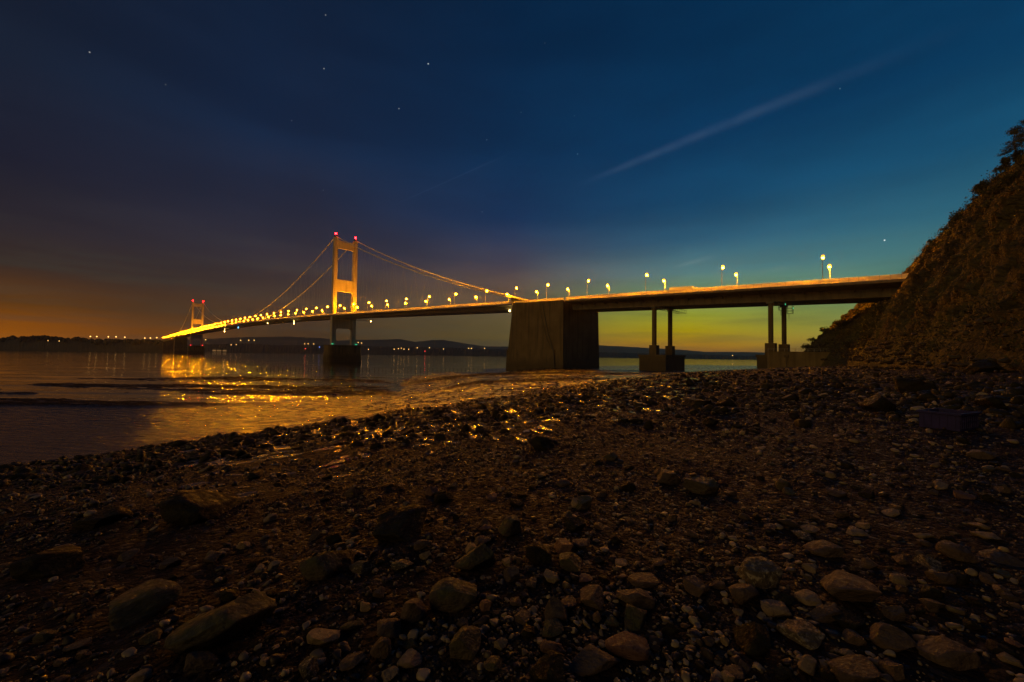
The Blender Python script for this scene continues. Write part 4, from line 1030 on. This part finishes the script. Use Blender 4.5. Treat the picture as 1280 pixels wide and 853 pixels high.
T = [
 (158,762,82,34,'slab','rock_moss','flat green edged slab alone on the dark shingle at lower left','boulder'),
 (270,778,116,72,'wedge','rock_moss','large wedge shaped slab with a mossy crest at lower left','boulder'),
 (246,825,52,36,'wedge','rock','pointed stone in front of the large wedge slab','stone'),
 (93,809,24,12,'angular','rock','small flat stone lowest and farthest left','stone'),
 (402,707,58,36,'rounded','rock_moss','dark green rounded boulder beside the cluster of small pale stones','boulder'),
 (325,711,17,11,'rounded','rock_pale','small pale stone left of the twin pale stones','stone'),
 (342,708,17,13,'rounded','rock_pale','small pale egg shaped stone beside the dark green boulder','stone'),
 (302,682,20,13,'rounded','rock_pale','pale oval stone alone on the dark middle beach','stone'),
 (402,797,42,24,'angular','rock_pale','pale lumpy stone right of the large wedge slab','stone'),
 (385,830,32,32,'angular','rock_vein','mottled pale stone at the bottom left of centre','stone'),
 (331,828,14,10,'rounded','rock_pale','tiny pale stone between the pointed and mottled stones','stone'),
 (247,634,92,34,'rounded','rock_dark','big black weed covered boulder on the left beach','boulder'),
 (120,650,60,26,'rounded','rock_dark','low black weed covered hump at the far left','boulder'),
 (60,700,90,34,'rounded','rock_dark','broad black hump of weed near the left edge','boulder'),
 (597,696,60,40,'angular','rock_moss','dark mossy square boulder in the centre beach','boulder'),
 (568,745,62,36,'slab','rock_moss','flat topped mossy boulder below the dark square boulder','boulder'),
 (513,763,40,38,'rounded','rock','smooth domed brown stone left of the flat mossy boulder','stone'),
 (481,787,36,32,'slab','rock','dark cube like stone under the smooth domed stone','stone'),
 (474,815,26,30,'slab','rock','upright dark stone at the bottom left of centre','stone'),
 (580,808,54,38,'angular','rock_moss','blocky greenish boulder in the lower centre','boulder'),
 (618,829,30,26,'wedge','rock_moss','green streaked wedge stone touching the blocky boulder','stone'),
 (608,757,24,17,'angular','rock_red','pinkish angular stone right of the flat mossy boulder','stone'),
 (512,826,38,15,'rounded','rock_pale','long pale stone lying flat at the bottom','stone'),
 (484,845,26,15,'angular','rock_pale','pale stone cut by the bottom edge left of centre','stone'),
 (456,756,19,21,'wedge','rock_pale','small upright yellowish stone at left centre','stone'),
 (453,709,36,15,'slab','rock_vein','yellow streaked leaning slab beside the dark green boulder','stone'),
 (503,708,26,11,'slab','rock_vein','thin yellow brown slab in the centre left','stone'),
 (566,787,15,8,'rounded','rock_pale','tiny yellowish pebble on top of the blocky boulder edge','stone'),
 (697,763,40,30,'rounded','rock','rounded ochre stone in the lower centre','stone'),
 (690,787,30,22,'wedge','rock_moss','green wedge stone under the rounded ochre stone','stone'),
 (690,811,28,18,'rounded','rock_red','reddish oval stone in the lower centre','stone'),
 (740,751,42,18,'slab','rock','hooked brown slab in the lower centre right','stone'),
 (747,769,15,28,'wedge','rock','narrow upright splinter under the hooked slab','stone'),
 (797,746,58,32,'wedge','rock','large tilted brown stone in the lower right centre','boulder'),
 (795,775,42,22,'slab','rock_moss','flat triangular stone below the large tilted stone','stone'),
 (809,725,44,15,'slab','rock','long flat stone behind the large tilted stone','stone'),
 (785,805,56,20,'slab','rock_red','wide low reddish slab in the lower right centre','stone'),
 (745,832,66,22,'slab','rock','long low slab near the bottom centre','stone'),
 (682,842,64,30,'rounded','rock_dark','broad black boulder cut by the bottom edge','boulder'),
 (690,721,28,15,'angular','rock_pale','pale knobbly stone in the centre','stone'),
 (707,684,34,22,'angular','rock_red','warm brown angular stone near the orange lit pool','stone'),
 (714,705,42,18,'rounded','rock_moss','low greenish brown stone in the centre','stone'),
 (634,702,18,20,'wedge','rock_pale','pale upright chip right of the dark square boulder','stone'),
 (649,700,14,18,'wedge','rock','small brown upright chip right of the pale chip','stone'),
 (640,719,26,18,'rounded','rock','blue grey rounded stone in the centre','stone'),
 (678,692,50,26,'rounded','rock_dark','dark low boulder behind the centre stones','boulder'),
 (730,629,34,18,'rounded','rock_moss','olive stone pair in the middle distance','stone'),
 (637,660,30,26,'slab','rock_moss','dark square mossy stone in the middle distance','stone'),
 (554,622,24,18,'rounded','rock_dark','small black knob in the middle distance','stone'),
 (721,656,34,16,'rounded','rock_dark','black low stone under the olive pair','stone'),
 (493,664,90,20,'slab','rock_dark','long black ridge of rock left of centre','boulder'),
 (418,702,64,26,'slab','rock_dark','black tabular rock left of the centre','boulder'),
 (882,604,54,40,'wedge','rock_moss','pointed olive boulder standing out in the middle right','boulder'),
 (837,595,40,24,'rounded','rock','flat sided brown boulder left of the pointed boulder','boulder'),
 (955,711,56,42,'slab','rock_vein','rough block with pale streaks in the lower right','boulder'),
 (932,741,44,26,'rounded','rock','smooth brown oval stone beneath the streaked block','stone'),
 (973,762,38,20,'rounded','rock_pale','tan oval stone right of the smooth brown stone','stone'),
 (1034,685,50,24,'wedge','rock','broad olive brown slab in the right middle','stone'),
 (1073,739,80,27,'slab','rock','long rough brown boulder in the lower right','boulder'),
 (1006,793,62,28,'wedge','rock_vein','pale patched leaning slab in the lower right','stone'),
 (946,798,60,36,'angular','rock_dark','dark rounded boulder left of the pale patched slab','boulder'),
 (1013,835,30,22,'slab','rock_pale','bright tan cube stone near the bottom right','stone'),
 (1076,840,60,32,'angular','rock','brown boulder cut by the bottom edge at the right','boulder'),
 (1120,802,46,28,'rounded','rock','rounded grey brown stone under the yellow chip','stone'),
 (1123,769,30,18,'rounded','rock','brown stone above the yellow chip','stone'),
 (1106,783,17,14,'angular','rock_pale','bright yellow chip between two brown stones at lower right','stone'),
 (1073,800,30,17,'angular','rock','mid brown angular stone left of the yellow chip','stone'),
 (1193,816,70,42,'wedge','rock','big tilted slab at the lower right corner','boulder'),
 (1267,827,26,16,'angular','rock_pale','yellow stone nearest the lower right corner','stone'),
 (1207,692,40,22,'slab','rock','square brown stone at the right','stone'),
 (1169,706,34,12,'slab','rock_vein','thin yellowish slab at the right above a brown stone','stone'),
 (1178,722,36,18,'rounded','rock','brown stone under the thin yellowish slab','stone'),
 (1238,671,34,12,'slab','rock_pale','long pale stone at the right edge','stone'),
 (1226,658,22,8,'rounded','rock_pale','small pale stone behind the long pale stone','stone'),
 (1157,671,25,9,'rounded','rock_pale','flat oval pale stone at the right middle','stone'),
 (1161,680,22,8,'rounded','rock','flat brown stone just under the flat oval pale stone','stone'),
 (1073,665,28,13,'wedge','rock_pale','pale three sided stone in the right middle','stone'),
 (1015,663,22,11,'angular','rock_pale','bright yellowish stone of a touching pair','stone'),
 (1006,671,26,9,'slab','rock_vein','flat tan stone touching the bright yellowish stone','stone'),
 (1118,641,21,12,'wedge','rock_pale','bright wedge stone in the right distance','stone'),
 (1054,643,17,13,'rounded','rock','dome shaped stone left of the bright wedge','stone'),
 (870,731,36,26,'angular','rock','bluish brown cube stone right of centre','stone'),
 (1018,751,32,11,'slab','rock_pale','pale flat stone above the yellow cube chip','stone'),
 (1027,760,14,8,'angular','rock_pale','small yellow cube chip beneath a pale flat stone','stone'),
 (1035,772,40,14,'slab','rock','flat brown slab beneath the yellow cube chip','stone'),
 (1063,776,42,18,'angular','rock_dark','dark angular stone in the lower right','stone'),
 (1259,699,40,14,'slab','rock','flat stone at the right edge','stone'),
 (1046,615,28,10,'rounded','rock','low stone in the right distance','stone'),
 (912,848,22,14,'angular','rock_pale','yellow stone cut by the bottom edge','stone'),
 (907,800,13,20,'wedge','rock_pale','narrow pale upright stone beside the dark rounded boulder','stone'),
 (925,766,16,8,'angular','rock_pale','small pale chip above the tan oval stone','stone'),
 (987,653,30,11,'rounded','rock','brown stone behind the touching pair','stone'),
 (765,571,22,12,'rounded','rock_moss','greenish stone far in the middle beach','stone'),
 (721,629,18,16,'rounded','rock_pale','pale rounded half of the olive pair','stone'),
 (890,525,26,24,'wedge','rock_dark','pointed black rock in the right distance','boulder'),
 (875,503,44,18,'rounded','rock_dark','low black mound far right of centre','boulder'),
 (912,502,34,16,'rounded','rock_dark','second low black mound beside the far one','boulder'),
 (680,551,44,26,'rounded','rock_dark','black weed mound in the centre distance','boulder'),
 (1145,481,52,30,'rounded','rock_dark','big rounded boulder below the cliff','boulder'),
 (1100,502,44,30,'rounded','rock_dark','dark boulder left of the crate','boulder'),
 (1235,458,44,22,'rounded','rock_dark','dark mound at the cliff foot by the right edge','boulder'),
 (1161,494,21,10,'rounded','rock','pale topped stone behind the crate','stone'),
 (1187,479,10,5,'angular','rock_pale','tiny bright stone beneath the cliff','stone'),
 (1248,503,34,20,'rounded','rock_dark','dark stone right of the crate','stone'),
 (1232,566,40,20,'wedge','rock','large tan stone in front of the crate','stone'),
 (1180,608,24,10,'slab','rock_pale','small pale slab in the right distance','stone'),
 (1207,619,26,12,'rounded','rock_red','rusty brown stone at the right','stone'),
]
for a in T:
    stone(*a[:6], a[6], a[7], name=a[7]); LAND.append((a[0], a[1], a[6]))
TAKEN = set()
# more single stones, too many alike to tell apart
cnt = 0
KINDS = ['angular', 'rounded', 'slab', 'wedge']
def clear(x, y, r_):
    for a, b, q in TRACED:
        if (a-x)**2+(b-y)**2 < (q+r_)**2*.75: return False
    return True
tries = 0
while cnt < 175 and tries < 6000:
    tries += 1
    px = random.uniform(20, 1275); py = random.uniform(575, 850)
    if px < 380 and random.random() < .75: continue
    x, y, dep = on_ground(px, py); w = random.uniform(15, 34)*(.55+.45*(py-560)/290); r_ = w*dep/F/2
    if not clear(x, y, r_): continue
    mn = random.choices(['rock', 'rock_dark', 'rock_moss', 'rock_pale', 'rock_red'], [6, 5, 2, 1.3, 1])[0]
    word = {'rock': 'brown', 'rock_dark': 'blackish wet', 'rock_moss': 'greenish', 'rock_pale': 'pale yellowish', 'rock_red': 'reddish'}[mn]
    sidew = 'left half' if px < 640 else 'right half'
    lx, ly, ll = min(LAND, key=lambda q: (q[0]-px)**2+((q[1]-py)*1.5)**2)
    dr = ('left of' if px < lx else 'right of') if abs(px-lx) > abs(py-ly)*1.3 else ('behind' if py < ly else 'in front of')
    so = stone(px, py, w, w*random.uniform(.4, .75), random.choice(('angular', 'angular', 'slab', 'wedge', 'rounded')), mn, '%s fist sized stone among the shingle of the beach, %s' % (word, sidew), 'stone', group='%s loose stones on the beach, %s' % (word, sidew)); cnt += 1
    nl = '%s stone just %s the %s' % (word, dr, ll)
    if nl not in TAKEN and len(nl.split()) <= 16: TAKEN.add(nl); so['label'] = nl

# the rest of the shingle
base = {}
for nm in KINDS:
    base[nm] = [(rock_shape(2, 300+j+len(nm)*11, 8, .12, .2 if nm == 'slab' else 0)) for j in range(5)]
base1 = [(rock_shape(1, 500+j, 4, .2)) for j in range(8)]
def scatter(name, n, rmin, rmax, smin, smax, lib, mname, lab, wedge=(-60, 60), power=1.0, qmax=1.02, sink=.3, flat=.6, seed=1, bank=False):
    g_ = np.random.default_rng(seed)
    az = np.radians(g_.uniform(*wedge, n)); u = g_.uniform(0, 1, n)**power
    r_ = np.exp(math.log(rmin)+u*(math.log(rmax)-math.log(rmin))); X = np.sin(az)*r_; Y = np.cos(az)*r_
    z, be, q, bnk = ground(X, Y, False); cl_ = fbm(X*.9, Y*.9, 77, 3)
    keep = (q < qmax) & (g_.uniform(0, 1, n) < .62+cl_*.9)
    if bank: keep = (bnk > .35) & (q > 1.03) & (z > .05)
    X, Y, z, r_ = X[keep], Y[keep], z[keep], r_[keep]
    sz = np.exp(g_.uniform(math.log(smin), math.log(smax), len(X)))*np.clip(r_*.11, .55, 2.4)
    if TRACED:
        Tt = np.array(TRACED); d2 = (X[:, None]-Tt[:, 0])**2+(Y[:, None]-Tt[:, 1])**2
        ok = (d2 > (Tt[:, 2][None]*.8+sz[:, None]*.5)**2).all(1); X, Y, z, r_, sz = X[ok], Y[ok], z[ok], r_[ok], sz[ok]
    VV = []; FF = []; b0 = 0; pick = g_.integers(0, len(lib), len(X))
    for li, (v, f) in enumerate(lib):
        I = np.where(pick == li)[0]; n_ = len(I)
        if not n_: continue
        a = g_.uniform(0, 2*math.pi, n_)[:, None]; tl = g_.normal(0, .25, n_)[:, None]
        s_ = np.stack([np.ones(n_), g_.uniform(.55, 1, n_), g_.uniform(flat*.5, flat*1.3, n_)], 1)*sz[I][:, None]
        w_ = v[None]*s_[:, None, :]; wx, wy, wz = w_[..., 0], w_[..., 1], w_[..., 2]
        wx, wz = wx*np.cos(tl)+wz*np.sin(tl), -wx*np.sin(tl)+wz*np.cos(tl)
        wx, wy = wx*np.cos(a)-wy*np.sin(a)+X[I][:, None], wx*np.sin(a)+wy*np.cos(a)+Y[I][:, None]
        wz = wz+(z[I]+s_[:, 2]*(1-2*sink))[:, None]
        VV.append(np.stack([wx, wy, wz], -1).reshape(-1, 3)); FF.append((f[None]+(np.arange(n_)*len(v))[:, None, None]).reshape(-1, 3)+b0); b0 += n_*len(v)
    o = np_mesh(name, np.vstack(VV), np.vstack(FF), M[mname], smooth=True); tag(o, lab, 'stones', kind='stuff'); return o
def b_shingle(t, b):
    ge = nn(t, 'ShaderNodeNewGeometry'); rnd = ge.outputs['Random Per Island']; co = coords(t)
    cc = cramp(t, rnd, [(0, (.012,.009,.008)), (.5, (.030,.021,.016)), (.78, (.07,.052,.035)), (.9, (.10,.062,.05)), (.965, (.20,.165,.10)), (1, (.38,.32,.20))])
    n = noise(t, co, 22, 6, .65); cc = mmix(t, 1., cc, cramp(t, n, [(.25, (.55,.55,.55)), (.75, (1.25,1.22,1.15))]), 'MULTIPLY')
    t.links.new(cc, b.inputs['Base Color']); t.links.new(mrange(t, noise(t, co, 9, 3), .35, .65, .28, .75), b.inputs['Roughness'])
    bump(t, b, n, .5, .012)
M['shingle'] = mat('shingle', build=b_shingle)
M['cliff_rock'] = mat('fallen_rock', build=b_rock((.04,.026,.014), (.13,.085,.045), .5))
lib = sum(base.values(), [])
lib3 = [rock_shape(3, 700+j, 11, .10, .3 if j % 2 else .1) for j in range(14)]
M['weedy'] = mat('weedy_stones', build=b_rock((.009,.007,.006), (.05,.036,.024), .3))
scatter('shingle', 4600, 1.75, 8, .026, .06, lib3, 'shingle', 'closely packed angular stones of the nearest beach', power=1.1, seed=11, flat=.5, sink=.22)
scatter('shingle', 6500, 2.0, 24, .03, .085, lib, 'shingle', 'loose mixed stones covering the near beach', power=.9, seed=1)
scatter('shingle', 46000, 1.7, 22, .008, .028, base1, 'shingle', 'small pebbles and grit between the stones', power=.8, seed=2, sink=.25)
scatter('shingle', 22000, 12, 190, .035, .10, base1, 'weedy', 'weedy stones on the farther beach down to the mud', wedge=(-60, 56), power=.8, seed=3, qmax=1.05)
scatter('shingle', 1500, 9, 160, .10, .17, lib, 'rock_dark', 'larger dark weedy stones on the lower beach', wedge=(-60, 56), power=.9, seed=4, qmax=1.04, sink=.4, flat=.7)

scatter('shingle', 12000, 4, 34, .016, .05, lib, 'weedy', 'weedy lumps and small stones over the whole middle beach', wedge=(-60, 50), power=.8, seed=21, sink=.3)
scatter('shingle', 9000, 60, 230, .05, .13, base1, 'weedy', 'dark weedy rubble on the mud banks before the anchorage', wedge=(-38, 14), power=.8, seed=22, bank=True, sink=.35)
scatter('shingle', 1500, 55, 190, .05, .14, base1, 'weedy', 'scattered dark stones on the wet flats', wedge=(-20, 12), power=.9, seed=23, qmax=9, sink=.35)
# rubble fallen from the cliff
Vr = []; Fr = []; b0 = 0; g_ = np.random.default_rng(31)
for i in range(900):
    t_ = g_.uniform(2.5, 11.5); p_ = -.03+.13*g_.uniform()**1.6; P = cliff_pt(t_, p_); v, f = lib[g_.integers(0, len(lib))]; sz = math.exp(g_.uniform(math.log(.10), math.log(.55)))
    a = g_.uniform(0, 6.28); w_ = v*sz*np.array([1, g_.uniform(.6, 1), g_.uniform(.4, .8)]); w_ = np.stack([w_[:, 0]*math.cos(a)-w_[:, 1]*math.sin(a), w_[:, 0]*math.sin(a)+w_[:, 1]*math.cos(a), w_[:, 2]], 1)+np.array([P[0]+g_.normal()*1.5-1, P[1]+g_.normal()*1.5, max(P[2], gz(P[0], P[1]))+.15*sz])
    Vr.append(w_); Fr.append(f+b0); b0 += len(v)
tag(np_mesh('rubble', np.vstack(Vr), np.vstack(Fr), M['cliff_rock'], smooth=True), 'fallen blocks and rubble along the cliff foot', 'rubble', kind='stuff')
# pools of water left among the stones of the lower beach
def b_pool(t, b):
    b.inputs['IOR'].default_value = 1.33; n = noise(t, coords(t), 6, 3); bump(t, b, n, .45, .03)
M['pool'] = mat('pool_water', (.02, .015, .012), .2, build=b_pool)
Vp = []; Fp = []; b0 = 0; made = 0
while made < 420:
    px = g_.uniform(230, 900); ye = np.interp(px, [0, 200, 320, 400, 500, 560, 640, 700, 800, 857, 900], [584, 557, 545, 531, 514, 508, 494, 485, 473, 466, 462]); py = ye+4+min(abs(g_.normal())*30, 75)*(1-(px-230)/1600)
    x, y, dep = on_ground(px, py); e = .25
    gx = (gz(x+e, y)-gz(x-e, y))/(2*e); gy = (gz(x, y+e)-gz(x, y-e))/(2*e); gl = math.hypot(gx, gy)+1e-6; nx_, ny_ = gx/gl, gy/gl
    A = dep*g_.uniform(.010, .034); Bm = A*g_.uniform(.25, .5); zc = gz(x, y)+min(.02, Bm*gl*.3)+.008
    k_ = 14; ring = []
    for j in range(k_):
        a = 2*math.pi*j/k_; w_ = 1+g_.uniform(-.3, .3); u_, v_ = math.cos(a)*A*w_, math.sin(a)*Bm*w_
        ring.append((x-ny_*u_+nx_*v_, y+nx_*u_+ny_*v_, zc))
    Vp += [(x, y, zc)]+ring; Fp += [(b0, b0+1+j, b0+1+(j+1) % k_) for j in range(k_)]; b0 += k_+1; made += 1
tag(np_mesh('pools', Vp, Fp, M['pool'], smooth=False), 'shallow pools left between the stones of the lower beach', kind='structure')

# ------------------------------------------------------------------ fish crate
x, y, dep = on_ground(1203, 537)
def b_plastic(t, b):
    n = noise(t, coords(t), 6, 5); t.links.new(cramp(t, n, [(.3, (.016,.014,.10)), (.7, (.035,.026,.17))]), b.inputs['Base Color']); b.inputs['Roughness'].default_value = .5
M['crate'] = mat('crate_plastic', build=b_plastic)
sc = 60*dep/F; Lx, Wy, Hh = sc*.86, sc*.62, sc*.34
cr = empty('fish_crate', (x, y+.25, gz(x, y)-.02), R(24), label='empty dark blue plastic crate with ribbed sides lying on the stones', cat='crate')
k = MB(); th = .025
k.box(-Lx/2, Lx/2, -Wy/2, Wy/2, 0, .03).build('base', M['crate'], cr)
for x0, x1, y0, y1 in ((-Lx/2,Lx/2,-Wy/2,-Wy/2+th),(-Lx/2,Lx/2,Wy/2-th,Wy/2),(-Lx/2,-Lx/2+th,-Wy/2+th,Wy/2-th),(Lx/2-th,Lx/2,-Wy/2+th,Wy/2-th)):
    k = MB(); k.box(x0, x1, y0, y1, .031, Hh)
    if x1-x0 > y1-y0:
        for xx in np.linspace(x0+.04, x1-.04, 9): k.box(xx-.009, xx+.009, y0-.012, y1+.012, .04, Hh-.03)
        k.box(x0+.1, x1-.1, y0-.014, y1+.014, Hh*.5, Hh*.5+.015)
    else:
        for yy in np.linspace(y0+.04, y1-.04, 5): k.box(x0-.012, x1+.012, yy-.009, yy+.009, .04, Hh-.03)
    k.build('side', M['crate'], cr)
k = MB(); q = .035
k.box(-Lx/2-q, Lx/2+q, -Wy/2-q, -Wy/2+.004, Hh-.02, Hh+.02); k.box(-Lx/2-q, Lx/2+q, Wy/2-.004, Wy/2+q, Hh-.02, Hh+.02)
k.box(-Lx/2-q, -Lx/2+.004, -Wy/2+.005, Wy/2-.005, Hh-.02, Hh+.02); k.box(Lx/2-.004, Lx/2+q, -Wy/2+.005, Wy/2-.005, Hh-.02, Hh+.02); k.build('rim', M['crate'], cr)

# ------------------------------------------------------------------ haze
HAZE = 5e-5
if HAZE:
    hb_ = MB().box(-14000, 14000, -500, 8200, -8, 170); 
    hm_ = bpy.data.materials.new('haze'); hm_.use_nodes = True; t = hm_.node_tree; t.nodes.clear()
    pv = t.nodes.new('ShaderNodeVolumePrincipled'); pv.inputs['Density'].default_value = HAZE; pv.inputs['Color'].default_value = (.9, .92, .95, 1); pv.inputs['Anisotropy'].default_value = .55
    om = t.nodes.new('ShaderNodeOutputMaterial'); t.links.new(pv.outputs[0], om.inputs['Volume'])
    tag(hb_.build('haze', hm_), 'thin evening haze over the estuary', 'haze', kind='stuff')
